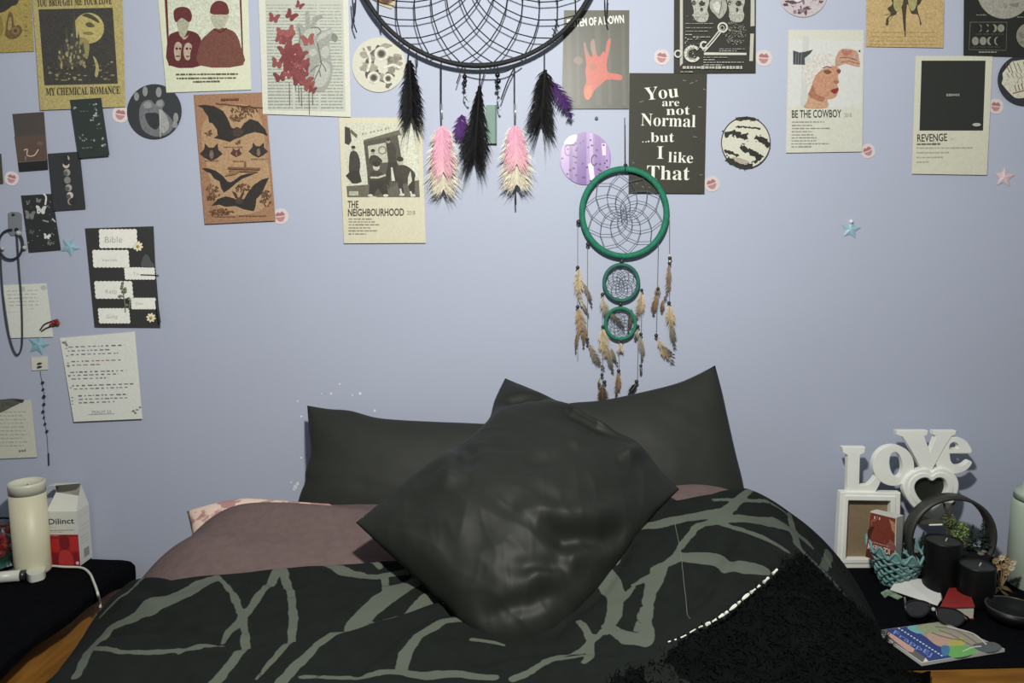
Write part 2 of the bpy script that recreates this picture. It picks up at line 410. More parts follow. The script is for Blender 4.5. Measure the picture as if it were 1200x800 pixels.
# black furry throw over the right front of the bed
throw_px = [(700, 815), (745, 785), (790, 757), (830, 733), (870, 706), (905, 676), (922, 655), (940, 648), (960, 668), (985, 698)]
TB = [(p.x, p.y) for p in [bed_hit(*q_, .03) for q_ in smooth_loop(throw_px, 5, False)]]
TP = TB + [(.632, TB[-1][1] - .03), (.63, -.48), (.668, -.56), (.665, -1.15), (TB[0][0] - .05, -1.15)]
def inside(x, y, P):
    r = False; n = len(P); j = n - 1
    for i in range(n):
        if (P[i][1] > y) != (P[j][1] > y) and x < (P[j][0] - P[i][0]) * (y - P[i][1]) / (P[j][1] - P[i][1] + 1e-12) + P[i][0]: r = not r
        j = i
    return r
def thr_z(x, y):
    return bed_z(x, y) + .036 + .010 * noise.noise(Vector((x * 7, y * 8, 4))) + .012 * noise.noise(Vector((x * 19, y * 15, 9))) + .006 * noise.noise(Vector((x * 50, y * 50, 2)))
gx = np.arange(.05, .90, .0075); gy = np.arange(-1.15, -.22, .0075)
idx = {}; tv = []; tf = []
ins = {}
for i, x in enumerate(gx):
    for j, y in enumerate(gy): ins[i, j] = inside(x, y, TP)
def tvi(i, j):
    if (i, j) not in idx: idx[i, j] = len(tv); tv.append((gx[i], gy[j], thr_z(gx[i], gy[j])))
    return idx[i, j]
for i in range(len(gx) - 1):
    for j in range(len(gy) - 1):
        if ins[i, j] and ins[i + 1, j] and ins[i, j + 1] and ins[i + 1, j + 1]:
            tf.append((tvi(i, j), tvi(i + 1, j), tvi(i + 1, j + 1), tvi(i, j + 1)))
FUR = mat('black_fur', '#060909', rough=.95, scale=30, var=.5, spec=.08)
throw = thing('furry_throw', 'black furry throw bunched over the right side of the bed beside the table', 'throw', (.5, -.7, .5))
mk('backing', tv, tf, FUR, throw, True)
fur = MB(); rnd = random.Random(3)
for k in range(15000):
    x, y, z = tv[rnd.randrange(len(tv))]
    if y < -.95: continue
    x += rnd.uniform(-.006, .006); y += rnd.uniform(-.006, .006)
    a = rnd.uniform(0, 6.28); d = Vector((math.cos(a) * .7 + .3, math.sin(a) * .7 - .4, rnd.uniform(.25, .9))).normalized(); L_ = rnd.uniform(.008, .017)
    p = Vector((x, y, z - .002)); sd = d.cross(Vector((0, 0, 1))).normalized() * .0009; mid = p + d * L_ * .55; tip = p + d * L_ + Vector((0, 0, -.004))
    fur.add([p - sd, p + sd, mid + sd * .7, mid - sd * .7, tip], [(0, 1, 2, 3), (3, 2, 4)])
tag(fur.obj('pile', FUR, throw), 'short black pile hairs', None, None, 'stuff')
tr = [bed_hit(*q_, .045) for q_ in smooth_loop([(783, 752), (800, 746), (817, 736), (835, 728), (855, 715), (875, 698), (895, 682), (914, 664)], 8, False)]
tm = MB(); i = 0
while i < len(tr) - 2:
    n_ = random.choice((2, 3, 4)); seg = tr[i:i + n_]
    if len(seg) > 1: tm.tube(seg, [random.uniform(.0010, .0027) if i > 20 else .0009 for _ in seg], 6)
    i += n_ if 18 < i < 44 else n_ + 1
tag(tm.obj('edge_stitching', mat('white_stitching', '#cfd2c6', rough=.8), throw), 'broken white stitched edge')

# ------------------------------------------------------------------ pillows
def resamp(pts, n):
    P = np.array(smooth_loop(pts, 8, False)); d = np.r_[0, np.cumsum(np.hypot(*np.diff(P, axis=0).T))]; s = np.linspace(0, d[-1], n)
    return np.c_[np.interp(s, d, P[:, 0]), np.interp(s, d, P[:, 1])]
def seg_dist(x, y, P):
    best = 1e9; sg = 0; tt = 0; nn_ = len(P) - 1
    for i in range(len(P) - 1):
        ax, ay = P[i]; bx, by = P[i + 1]; dx, dy = bx - ax, by - ay; t = max(0, min(1, ((x - ax) * dx + (y - ay) * dy) / (dx * dx + dy * dy)))
        ex, ey = x - ax - t * dx, y - ay - t * dy; d = math.hypot(ex, ey)
        if d < best: best = d; sg = dx * ey - dy * ex; tt = (i + t) / nn_
    return best, (1 if sg > 0 else -1), tt
def pillow(name, label, top, right, bottom, left, plane, nrm, thick, back, m, folds=(), wr=.004, n=72, group=None, seed=0, pw=.55):
    """top: TL->TR, right: TR->BR, bottom: BL->BR, left: TL->BL, all in photo pixels on the pillow's middle plane"""
    t, r_, b_, l_ = resamp(top, n), resamp(right, n), resamp(bottom, n), resamp(left, n); nrm = Vector(nrm).normalized()
    fr = []; bk = []
    for i in range(n):
        u = i / (n - 1)
        for j in range(n):
            v = j / (n - 1)
            p = (1 - v) * t[i] + v * b_[i] + (1 - u) * l_[j] + u * r_[j] - ((1 - u) * (1 - v) * t[0] + u * (1 - v) * t[-1] + (1 - u) * v * b_[0] + u * v * b_[-1])
            a = max(0, 1 - (2 * u - 1) ** 2) ** pw * max(0, 1 - (2 * v - 1) ** 2) ** pw
            ins_ = min(1, a * 2.8); base = plane(p[0], p[1])
            h = thick * a
            q = Vector((p[0] * .03, p[1] * .03, seed))
            h += ins_ * wr * (noise.noise(q * .6) + .25 * noise.noise(q * 1.5) + .35 * noise.noise(Vector((p[0] * .008 + p[1] * .008, p[1] * .04 - p[0] * .02, seed + 5)))) + ins_ * wr * .18 * ((1 - abs(noise.noise(Vector((p[0] * .010 + p[1] * .012, p[1] * .035 - p[0] * .018, seed + 8))))) ** 4 + .6 * (1 - abs(noise.noise(Vector((p[0] * .045 - p[1] * .012, p[1] * .015 + p[0] * .01, seed + 3))))) ** 5)
            for pts, amp, wd, asym in folds:
                d, sgn, tt_ = seg_dist(p[0], p[1], pts); ww = wd * (asym if sgn > 0 else 1.0)
                if d < 3 * ww: h += 1.35 * amp * math.exp(-(d / ww) ** 2) * ins_ * min(1, 3.5 * tt_ + .0, 3.5 * (1 - tt_))
            fr.append(base + nrm * h); bk.append(base - nrm * back * a)
    vs = list(fr); m2 = {}; fs = [(i * n + j, i * n + j + 1, (i + 1) * n + j + 1, (i + 1) * n + j) for i in range(n - 1) for j in range(n - 1)]
    for i in range(n):
        for j in range(n):
            if i in (0, n - 1) or j in (0, n - 1): m2[i, j] = i * n + j
            else: m2[i, j] = len(vs); vs.append(bk[i * n + j])
    fs += [(m2[i, j], m2[i + 1, j], m2[i + 1, j + 1], m2[i, j + 1]) for i in range(n - 1) for j in range(n - 1)]
    o = mk(name, vs, fs, m, None, True)
    return tag(o, label, 'pillow' if name == 'pillow' else 'cushion', group)
SATIN = mat('black_satin', '#1b1e19', rough=.6, scale=12, var=.15, bump=.05, bscale=900, spec=.28)
COTTON = mat('black_pillow_cotton', '#272a25', rough=.65, scale=12, var=.15, bump=.06, bscale=500, spec=.3)
n_back = (0, -.906, .42)
pillow('pillow', 'black pillow propped on the wall at the left of the bed head', [(360, 475), (385, 479), (410, 481), (440, 489), (470, 492), (510, 494), (560, 496), (640, 500)],
       [(640, 500), (642, 560), (640, 640)], [(338, 640), (420, 640), (520, 640), (640, 640)], [(360, 475), (362, 505), (364, 530), (358, 552), (357, 566), (350, 585), (338, 640)],
       PL((0, -.06, .90), n_back), n_back, .07, .05, COTTON, seed=2, wr=.003, pw=.5)
n_r = (-.08, -.90, .42)
pillow('pillow', 'black pillow propped on the wall at the right with its corner sticking up', [(590, 484), (640, 478), (670, 472), (705, 469), (745, 461), (790, 450), (815, 440), (838, 428)],
       [(838, 428), (846, 458), (853, 490), (862, 530), (872, 572), (880, 630)], [(600, 640), (700, 640), (800, 640), (880, 630)], [(590, 484), (595, 560), (600, 640)],
       PL((.3, -.085, .93), n_r), n_r, .08, .05, COTTON, seed=9, wr=.004, pw=.5)
n_f = (0, -.466, .884)
folds = [([(655, 476), (672, 498), (700, 515), (748, 527)], .016, 9, .5), ([(578, 484), (615, 478), (655, 474)], -.013, 7, 1.3), ([(560, 520), (600, 500), (650, 490)], .006, 20, 1),
         ([(628, 652), (660, 658), (700, 652), (738, 628)], -.014, 8, 1.6), ([(600, 640), (650, 640), (700, 634), (745, 605)], .010, 12, 1), ([(580, 700), (640, 692), (690, 690)], -.008, 9, 1.4),
         ([(560, 735), (620, 728), (660, 712)], -.008, 8, 1.2), ([(600, 712), (650, 702), (690, 668)], .008, 10, 1), ([(600, 585), (650, 575), (700, 550)], -.006, 12, 1.5),
         ([(540, 528), (552, 560), (548, 590)], -.008, 10, 1.2), ([(520, 545), (530, 580), (520, 610)], .006, 14, 1), ([(470, 640), (520, 690), (560, 730)], .006, 16, 1), ([(720, 560), (745, 545), (752, 530)], .012, 9, 1)]
cu = pillow('satin_cushion', 'large black satin cushion lying cornerwise across the middle of the bed', [(592, 443), (622, 456), (655, 473), (690, 496), (722, 512), (748, 521), (775, 552), (796, 573)],
       [(796, 573), (768, 602), (740, 640), (708, 685), (676, 722), (650, 748), (608, 763)], [(417, 612), (455, 648), (490, 680), (522, 710), (548, 738), (575, 755), (608, 763)], [(592, 443), (580, 468), (570, 497), (540, 523), (500, 549), (455, 582), (417, 612)],
       PL((0, -.2, .98), n_f), n_f, .085, .055, SATIN, folds=folds, wr=.010, n=130, seed=4, pw=.62)
# pale pillow peeping out behind the blanket
PEACH = mat('peach_print_cotton', '#d8bfae', rough=.85, scale=22, col2='#a97f7b', bump=.1, bscale=300)
nt = PEACH.node_tree
for nd in nt.nodes:
    if nd.type == 'MAP_RANGE': nd.inputs[1].default_value = .46; nd.inputs[2].default_value = .50
n_p = (-.1, -.5, .86)
pillow('pillow', 'peach pillow with a dusky pink print peeping out at the left behind the mauve blanket', [(219, 599), (250, 592), (285, 587), (320, 588), (390, 590)], [(390, 590), (392, 620), (390, 660)], [(228, 640), (300, 650), (390, 660)], [(219, 599), (223, 615), (228, 640)],
       PL((-.55, -.2, .755), n_p), n_p, .035, .04, PEACH, seed=12, wr=.004, n=40)
# ------------------------------------------------------------------ posters and prints on the wall
KL = 1.55                        # paper whites of the left end of the wall
def jit_line(cv, x0, y0, x1, y1, n, amp, wd, c):
    cv.line([(x0 + (x1 - x0) * i / n, y0 + (y1 - y0) * i / n + random.uniform(-amp, amp)) for i in range(n + 1)], wd, c)

# mustard page at the corner
s = Sheet('vintage_page', 'mustard vintage page with a dark moth print in the top left corner', 'poster', [(-60, -70), (34, -70), (40, 60), (-55, 64)], '#9c8c52', off=.0008, k=KL, m=WORN)
c = s.cv
c.spoly([(-30, -20), (22, -20), (21, 3), (14, 7), (9, 11), (0, 15), (-20, 14)], '#3b3a36')
c.spoly([(6, 38), (8, 24), (11, 14), (15, 18), (17, 30), (22, 29), (26, 35), (22, 43), (13, 46), (6, 42)], '#6b5638')
c.disc(18, 36, 4.6, '#7c6a4c'); c.disc(18, 36, 2.2, '#5a462c'); c.spoly([(9, 34), (10, 24), (12.5, 20), (14, 30), (12, 35)], '#978657')
c.spoly([(-8, 40), (-4, 20), (2, 20), (4, 34), (0, 42)], '#857843')
for y in (6, 20, 31, 36, 42): c.scrib(29, y, 33, y, 3, '#857245', 2, 4)
c.rect(0, 53, 36, 57, '#a08a54'); s.done('moth_print', WORN)

# mustard poster with the night picture
s = Sheet('band_poster', 'mustard poster with a dark moonlit picture and black gothic lettering', 'poster', [(34, -58), (142, -60), (147, 125), (47, 129)], '#a89c68', off=.0024, k=KL, m=WORN)
c = s.cv
c.poly([(45, 11), (132, 9), (138, 98), (52, 100)], '#403f3b')
c.disc(104, 33, 18, '#aea26a', n=32)
c.spoly([(96, 18), (104, 16), (114, 22), (116, 27), (106, 22)], '#4d4a3c'); c.spoly([(100, 28), (106, 26), (111, 31), (104, 32)], '#5a553f'); c.spoly([(97, 38), (105, 37), (110, 40), (102, 41)], '#7d744c')
c.spoly([(92, 44), (104, 48), (103, 68), (99, 66), (96, 54)], '#8d8358')
random.seed(11)
for (x, y0, h) in [(78, 26, 52), (87, 12, 66), (92, 36, 40), (72, 52, 26), (97, 48, 30), (83, 40, 40)]:
    c.poly([(x, y0), (x + 2.2, y0 + h * .4), (x + 4, y0 + h), (x - 4, y0 + h), (x - 2, y0 + h * .4)], '#4c4a42')
    for i in range(7): c.poly(blob(x + random.uniform(-3, 3), y0 + h * random.uniform(.35, 1), 1.2, 2.2, 6), random.choice(['#8d8560', '#77704f', '#a0966c']))
for i in range(46): c.poly(blob(random.uniform(56, 132), random.uniform(72, 95), random.uniform(.8, 3), random.uniform(.5, 1.2), 6), random.choice(['#7b7554', '#5d5944', '#928a63']))
c.spoly([(109, 66), (113, 70), (116, 80), (114, 90), (111, 88), (112, 78)], '#a1976d'); s.done('picture', WORN)
c.text('YOU BROUGHT ME YOUR LOVE', 43.5, 7.5, 131, 4.5, 9.5, '#37332b', 0, True); s.done('lettering'); c.text('MY CHEMICAL ROMANCE', 54, 111.5, 140.5, 109.5, 8.5, '#37332b', 0, True); s.done('lettering')

# maroon duo poster
s = Sheet('band_poster', 'cream poster with a maroon photo of two people in beanies and a small caption', 'poster', [(181, -45), (289, -48), (294.5, 105), (195, 108.5)], '#c9cdb4', off=.0012, k=1.3)
c = s.cv
c.poly([(191, -30), (282, -30), (285.5, 76), (197.5, 77)], '#653434'); c.poly([(195, -30), (279.5, -30), (284, 76), (199, 76)], '#cdd1bd')
c.spoly([(197, 45), (204, 38), (213, 36), (222, 36), (232, 40), (237, 52), (237, 76.5), (198, 76.5)], '#5f3030', 3)
c.spoly([(235, 50), (243, 40), (252, 33), (264, 33), (276, 39), (282, 54), (284, 76.5), (233.5, 76.5)], '#73493f', 3)
c.spoly([(207, 26), (211, 42), (217, 42), (222, 26), (218, 20), (210, 21)], '#a9ab93'); c.spoly([(204, 12), (212, 8), (221, 10), (225, 18), (222, 26), (213, 21), (207, 26), (204, 22)], '#633433')
c.spoly([(248, 18), (250, 30), (257, 34), (265, 28), (267, 17)], '#b0b29c'); c.spoly([(247, 16), (247, 8), (252, 2), (259, 1), (266, 5), (268, 16), (258, 17)], '#683433')
c.spoly([(205, 52), (209, 49), (213, 53), (212, 60), (211, 70), (206, 70), (204, 61)], '#b7a692'); c.spoly([(217, 52), (221, 50), (225, 54), (223, 62), (222, 70), (217, 69), (215, 60)], '#b7a692')
c.disc(207, 57, 1.6, '#5d2628'); c.disc(211, 57, 1.4, '#5d2628'); c.disc(219, 57, 1.6, '#5d2628'); c.disc(223, 57, 1.2, '#5d2628'); c.line([(206, 66), (211, 66)], 1.5, '#5d2628'); c.line([(218, 66), (222, 66)], 1.5, '#5d2628')
c.spoly([(211, 41), (216, 44), (221, 41), (216, 46.5)], '#b7a692'); c.line([(250, 34), (258, 38), (266, 33)], 2, '#5e2b2a'); s.done('picture', WORN)
random.seed(5)
for (x0, x1, y) in [(206, 279, 87), (207, 276.5, 91.6), (226, 257.5, 95.6)]: c.scrib(x0, y + .3, x1, y - .3, 2.1, '#59503f', 2, 6, .6)
s.done('caption')

# anatomical heart on a book page
s = Sheet('heart_print', 'white book page print of a grey anatomical heart with red butterflies', 'poster', [(301, -52), (407, -52), (411, 137), (308, 133.5)], '#cccdc0', off=.0016, k=1.25)
c = s.cv; c.poly([(310, -45), (401, -45), (405, 131), (314, 129)], '#b7baae')
random.seed(8)
for i in range(33):
    y = 6 + i * 3.75; o = (y / 130) * 4
    c.scrib(312 + o * .6, y, 341 + o * .6, y, 1.1, '#8d968d', 2, 9, .9); c.scrib(344 + o * .6, y, 371 + o * .6, y, 1.1, '#8a938a', 2, 9, .9); c.scrib(374 + o * .6, y, 400 + o * .6, y, 1.1, '#8d968d', 2, 9, .9)
s.done('book_text')
G1, G2, G3 = '#9ea298', '#83877f', '#b6bab0'
c.spoly([(358, 34), (358, 15), (362, 14), (364, 30), (367, 20), (374, 17), (378, 20), (372, 24), (369, 32), (378, 36), (388, 33), (389, 38), (395, 40), (392, 48), (386, 48), (388, 70), (390, 80), (386, 98), (378, 107), (367, 106), (355, 96), (348, 70), (350, 45), (347, 30), (352, 27)], G1)
c.spoly([(376, 40), (389, 34), (390, 37), (378, 45), (372, 48)], G3); c.spoly([(388, 44), (391, 39), (396, 44), (393, 49)], G2); c.spoly([(378, 56), (384, 54), (386, 62), (382, 68), (376, 64)], G3); c.spoly([(362, 60), (369, 57), (371, 63), (365, 66)], G3)
c.spoly([(371, 78), (380, 72), (387, 80), (384, 94), (376, 102), (368, 98)], G3); c.spoly([(357, 36), (368, 33), (376, 37), (370, 42), (358, 44)], G3)
for pts in ([(372, 50), (375, 66), (376, 76), (370, 90), (366, 100)], [(375, 72), (380, 78), (382, 84)], [(374, 76), (368, 80), (364, 84)], [(374, 82), (376, 90)]): c.line(smooth_loop(pts, 4, False), 1.1, '#5f645e')
c.line(smooth_loop([(364, 33), (372, 32), (376, 37), (371, 41)], 4, False), 1.0, '#666b64'); c.line(smooth_loop([(350, 32), (352, 42), (350, 55)], 4, False), 1.2, '#70756d'); s.done('heart_drawing', WORN)
def butterfly(cv, x, y, r, rot, col):
    ca, sa = math.cos(rot), math.sin(rot)
    def q(a, b): return (x + r * (a * ca - b * sa), y + r * (a * sa + b * ca))
    for sg in (-1, 1):
        cv.poly(smooth_loop([q(0, -.1), q(sg * .5, -.8), q(sg * 1.05, -.75), q(sg * .8, -.05), q(sg * .75, .6), q(sg * .3, .75), q(0, .3)], 3), col)
random.seed(4)
REDS = ['#854648', '#914e4d', '#7c3f40', '#9b5a57']
for (x, y, r, a) in [(321, 21, 6.5, .2), (341, 18, 7, .6), (351, 6, 5, .5), (331, 40, 8, .2), (339, 38, 8, -.5), (328, 46, 6, .5), (336, 47, 7, .1), (333, 58, 7, -.3), (342, 54, 8, .5), (361, 47, 8, -.2), (346, 64, 8, .1), (353, 62, 7, .6), (325, 74, 7, .2), (334, 70, 7, .7), (342, 74, 9, 0), (350, 74, 8, .4), (358, 74, 6, -.3), (328, 90, 7, -.2), (337, 86, 7, .4), (347, 84, 9, .3), (355, 84, 8, -.2), (350, 94, 8, 0), (358, 94, 8, .4), (362, 101, 7, 0), (366, 105, 5, .3), (341, 63, 8, 0), (338, 80, 6, 0), (352, 88, 8, .2), (349, 69, 7, .3)]:
    butterfly(c, x, y, r, a, random.choice(REDS))
for i in range(12): c.disc(random.uniform(333, 360), random.uniform(60, 100), random.uniform(.4, 1), '#c9b0a6', n=8)
for (x, y0, y1) in [(339, 96, 123), (350, 100, 120), (353, 102, 124), (362, 108, 134), (366, 108, 122), (346, 98, 106)]: c.line([(x, y0), (x + .6, y1)], .8, '#5d5552')
s.done('red_butterflies', WORN)

# bats
s = Sheet('bat_chart', 'tan vintage chart of black bats hanging below the maroon photo poster', 'poster', [(227, 111), (311, 108), (323, 258.5), (240, 262.5)], '#a07a5e', off=.003, k=1.3, m=WORN)
c = s.cv
c.spoly([(236, 150), (262, 125), (300, 128), (312, 180), (314, 240), (262, 250), (246, 210)], '#b0916f')
D = '#35312e'; B2 = '#5f4736'
def Z(pts): return [(220 + x / 4.845, 100 + y / 4.848) for x, y in pts]
c.poly(Z([(52, 115), (95, 110), (150, 118), (200, 145), (225, 185), (248, 240), (262, 245), (280, 235), (300, 245), (320, 215), (355, 190), (400, 205), (440, 250), (455, 290), (425, 275), (380, 265), (330, 280), (300, 295), (268, 305), (240, 322), (205, 312), (145, 298), (170, 285), (165, 250), (140, 215), (120, 210), (115, 175), (95, 150), (85, 130)]), D)
c.poly(Z(blob(285, 268, 30, 24, 8, .15)), '#4a3f38')
c.poly(Z([(78, 470), (115, 470), (160, 485), (195, 510), (225, 545), (245, 550), (262, 540), (300, 512), (345, 500), (388, 498), (350, 515), (310, 530), (270, 560), (235, 590), (205, 610), (190, 585), (180, 545), (150, 530), (130, 500), (105, 490)]), D)
c.poly(Z([(462, 523), (420, 535), (375, 565), (340, 610), (320, 645), (290, 655), (260, 640), (215, 630), (170, 645), (135, 685), (180, 678), (215, 690), (270, 685), (320, 705), (375, 715), (385, 690), (390, 645), (420, 615), (440, 570)]), D)
c.poly(Z([(250, 600), (275, 610), (288, 645), (270, 640)]), '#463a33'); c.poly(Z([(318, 590), (320, 615), (305, 648), (292, 640)]), '#463a33'); c.poly(Z(blob(292, 655, 20, 20, 8, .1)), '#4d4038'); s.done('flying_bats', WORN)
for (x, y, r) in [(133, 385, 42), (400, 372, 36), (275, 384, 22)]:
    cc = '#3b3330' if r > 30 else '#5a382f'
    c.poly(Z([(x - r * 1.55, y + r * .1), (x - r * .95, y - r * .55), (x - r * .85, y - r * 1.35), (x - r * .3, y - r * .75), (x + r * .3, y - r * .75), (x + r * .9, y - r * 1.35), (x + r * .95, y - r * .5), (x + r * 1.55, y + r * .1), (x + r * .8, y + r * .7), (x, y + r * 1.1), (x - r * .8, y + r * .7)]), cc)
    c.poly(Z(ell(x + 2, y + r * .2, r * .3, r * .6, 12)), '#7d6a5c'); c.disc(220 + (x - r * .3) / 4.845, 100 + y / 4.848, .5, '#15110f', n=8); c.disc(220 + (x + r * .4) / 4.845, 100 + y / 4.848, .5, '#15110f', n=8)
s.done('bat_heads', WORN)
random.seed(2)
def sprig(x, y, rx, ry, n):
    for i in range(n):
        a = random.uniform(0, 6.3); d = random.uniform(0, 1) ** .6; px_, py_ = x + rx * d * math.cos(a), y + ry * d * math.sin(a)
        c.poly(Z(ell(px_, py_, random.uniform(5, 12), random.uniform(3, 5), 7, random.uniform(0, 3))), random.choice(['#6b4d38', '#5b402f', '#7f6048']))
    s.done('botanical_sprig', WORN)
sprig(320, 145, 75, 32, 60); sprig(290, 180, 50, 28, 30); sprig(122, 268, 24, 18, 14); sprig(145, 610, 44, 50, 40); sprig(448, 640, 36, 50, 36); sprig(190, 722, 70, 22, 40); sprig(310, 580, 50, 20, 22); sprig(290, 325, 20, 8, 6)
jit_line(c, 253, 121, 308, 126, 10, .6, .8, '#6b4d38')
c.poly(Z([(228, 462), (410, 468), (412, 480), (230, 474)]), '#7a5b40'); c.poly(Z([(235, 480), (400, 486), (398, 494), (236, 488)]), '#86654a'); c.poly(Z([(322, 432), (332, 432), (332, 490), (322, 490)]), '#7a5b40'); c.poly(Z([(210, 515), (250, 485), (300, 485), (270, 505)]), '#8f7052')
c.scrib(259, 116.5, 280, 115.8, 2.4, '#6a4f3c', 2, 6, .5)
for (a, b_, y) in [(240, 256, 188), (273, 286, 188.5), (294, 313, 186), (262, 284, 172), (252, 276, 253.5), (280, 312, 252.5)]: c.scrib(a, y, b_, y, .8, '#7d5e47', 1.5, 4, .5)
s.done('fence_drawing', WORN)

# band poster with street photo
s = Sheet('band_poster', 'cream poster with a street photo of a seated band above bold condensed lettering', 'poster', [(397, 138), (494, 138), (499, 284.5), (403, 285)], '#d2ceb4', off=.0022, k=1.15)
c = s.cv; random.seed(6); DK = '#47433a'; ML = '#6f6b5c'; LT = '#d8dac6'
c.poly([(403, 143), (490, 145), (492, 231), (407, 231)], '#d6d8c4')
c.poly([(426, 164), (468, 152), (470, 158), (426, 169)], ML); c.poly([(426, 166), (466, 158), (471, 188), (470, 230), (432, 230), (430, 200)], '#5a564a')
c.poly([(431, 171), (452, 167), (455, 190), (433, 192)], '#c4c6b2'); c.disc(448, 176, 5, '#7d7a6a'); c.disc(448, 176, 3.6, '#c4c6b2')
c.poly([(404, 148), (410, 150), (412, 165), (409, 170), (404, 168)], DK); c.poly([(411, 151), (419, 158), (418, 162), (410, 155)], ML)
c.poly([(406, 218), (434, 216), (434, 231), (407, 231)], ML); c.poly([(409, 224), (420, 224), (420, 229), (409, 229)], '#b8baa6')
c.poly([(466, 215), (491, 211), (492, 231), (440, 231)], '#6a665a'); c.poly([(472, 158), (489, 150), (490, 208), (474, 206)], '#dcdeca')
for i in range(4): c.scrib(424 + i * 9, 157 - i * 2, 431 + i * 9, 155.5 - i * 2, 2.6, '#a9a996', 1.5, 3, 1)
def fig(hd, body, legs, skin='#a8a592'):
    c.poly(body, DK)
    for L_ in legs: c.poly(L_, '#3d3a33')
    c.disc(hd[0], hd[1], hd[2], skin, hd[2] * 1.25, 12); c.poly(ell(hd[0], hd[1] - hd[2] * .7, hd[2] * 1.1, hd[2] * .8, 12), '#38342d')
fig((414, 174, 2.3), smooth_loop([(411, 178), (418, 178), (422, 190), (420, 204), (410, 204), (409, 190)], 3), [[(411, 200), (421, 200), (424, 213), (419, 215), (413, 215), (405, 206)]])
fig((437, 178, 2.4), smooth_loop([(434, 183), (441, 182), (448, 188), (445, 192), (433, 192)], 3), [])
fig((455, 165, 2.3), smooth_loop([(453, 169), (461, 168), (464, 178), (463, 195), (455, 195), (455, 182)], 3), [[(455, 190), (465, 190), (467, 212), (461, 214), (459, 198), (456, 218), (451, 214)]])
fig((441, 195, 4), smooth_loop([(434, 203), (440, 200), (448, 203), (452, 210), (448, 218), (434, 218)], 3), [[(433, 212), (452, 211), (455, 228), (449, 230), (443, 220), (437, 230), (432, 229)]], '#c6c5b2')
c.line([(434, 208), (443, 208), (452, 205)], 2.2, '#c6c5b2')
fig((469, 189, 3.6), smooth_loop([(463, 198), (472, 193), (482, 198), (487, 206), (480, 214), (468, 214)], 3), [[(465, 208), (472, 212), (473, 226), (468, 226)], [(476, 208), (486, 206), (486, 226), (481, 227)]], '#b5b3a0')
c.poly([(478, 208), (481, 200), (483, 212), (478, 218)], '#cfcfbc'); c.poly([(458, 196), (460, 196), (463, 212), (459, 212)], LT)
for (x, y) in [(471, 228), (484, 229), (434, 229), (452, 229)]: c.poly(ell(x, y, 3.2, 1.6, 10), '#d6d8c6')
c.line([(481, 224), (483, 231)], 2, LT); c.line([(469, 221), (471, 229)], 2, LT); s.done('picture', WORN)
c.text('THE', 407.5, 243.5, 420, 243.5, 8.2, '#453e34', .018); s.done('lettering'); c.text('NEIGHBOURHOOD', 407.8, 253, 473.5, 252.4, 8.2, '#453e34', .02); s.done('lettering'); c.text('2018', 477, 251.5, 486.5, 251.3, 4.6, '#7c786a'); s.done('lettering')
for (x1, y) in [(436, 256.5), (440, 259.8), (445, 263.2), (434, 266.8), (442, 270.3), (429, 274)]: c.scrib(408.5, y, x1, y, 1.5, '#8e8b7a', 2, 6, .7)
s.done('caption')

# red hand poster
s = Sheet('band_poster', 'glossy grey olive poster with a red hand and white condensed lettering', 'poster', [(661, 12), (737.5, 12), (737, 127.5), (658, 127.5)], '#525247', off=.0012, k=1.1, m=GLOSSPRINT)
c = s.cv
for (x, w_) in [(664, 5), (675, 3), (697, 6), (712, 3), (728, 4)]: c.poly([(x, 30), (x + w_, 26), (x + w_ + 2, 124), (x + 1, 124)], '#5c5c51')
c.spoly([(672, 70), (677, 66), (683, 70), (680, 76), (674, 74)], '#7a6a60'); s.done('crumpled_ground', GLOSSPRINT)
c.spoly([(684, 52), (686, 50), (688, 58), (691, 65), (694, 66), (693, 50), (696, 47), (698, 58), (700, 65), (703, 66), (707, 60), (709, 62), (711, 50), (714, 45), (716, 47), (714, 58), (712, 68), (711, 78), (713, 85), (720, 86), (728, 88), (729, 92), (726, 94), (716, 93), (710, 94), (704, 99), (697, 105), (693, 113), (689, 117), (685, 114), (684, 104), (687, 96), (686, 84), (687, 74)], '#bd604f', 3)
c.poly(ell(695, 78, 5, 4, 14), '#a9614f'); c.spoly([(684, 52), (686, 50), (688, 58), (690, 64), (688, 66)], '#8f7566'); c.spoly([(693, 60), (692, 50), (696, 46), (698, 58), (697, 64)], '#93796b'); c.spoly([(685, 108), (690, 100), (694, 104), (692, 113), (688, 117)], '#d5734f'); s.done('hand', GLOSSPRINT)
c.text('SYSTEM OF A DOWN', 664.5, 31.8, 731.5, 26.5, 8.8, '#e2e3d8', .03); s.done('lettering', GLOSSPRINT)

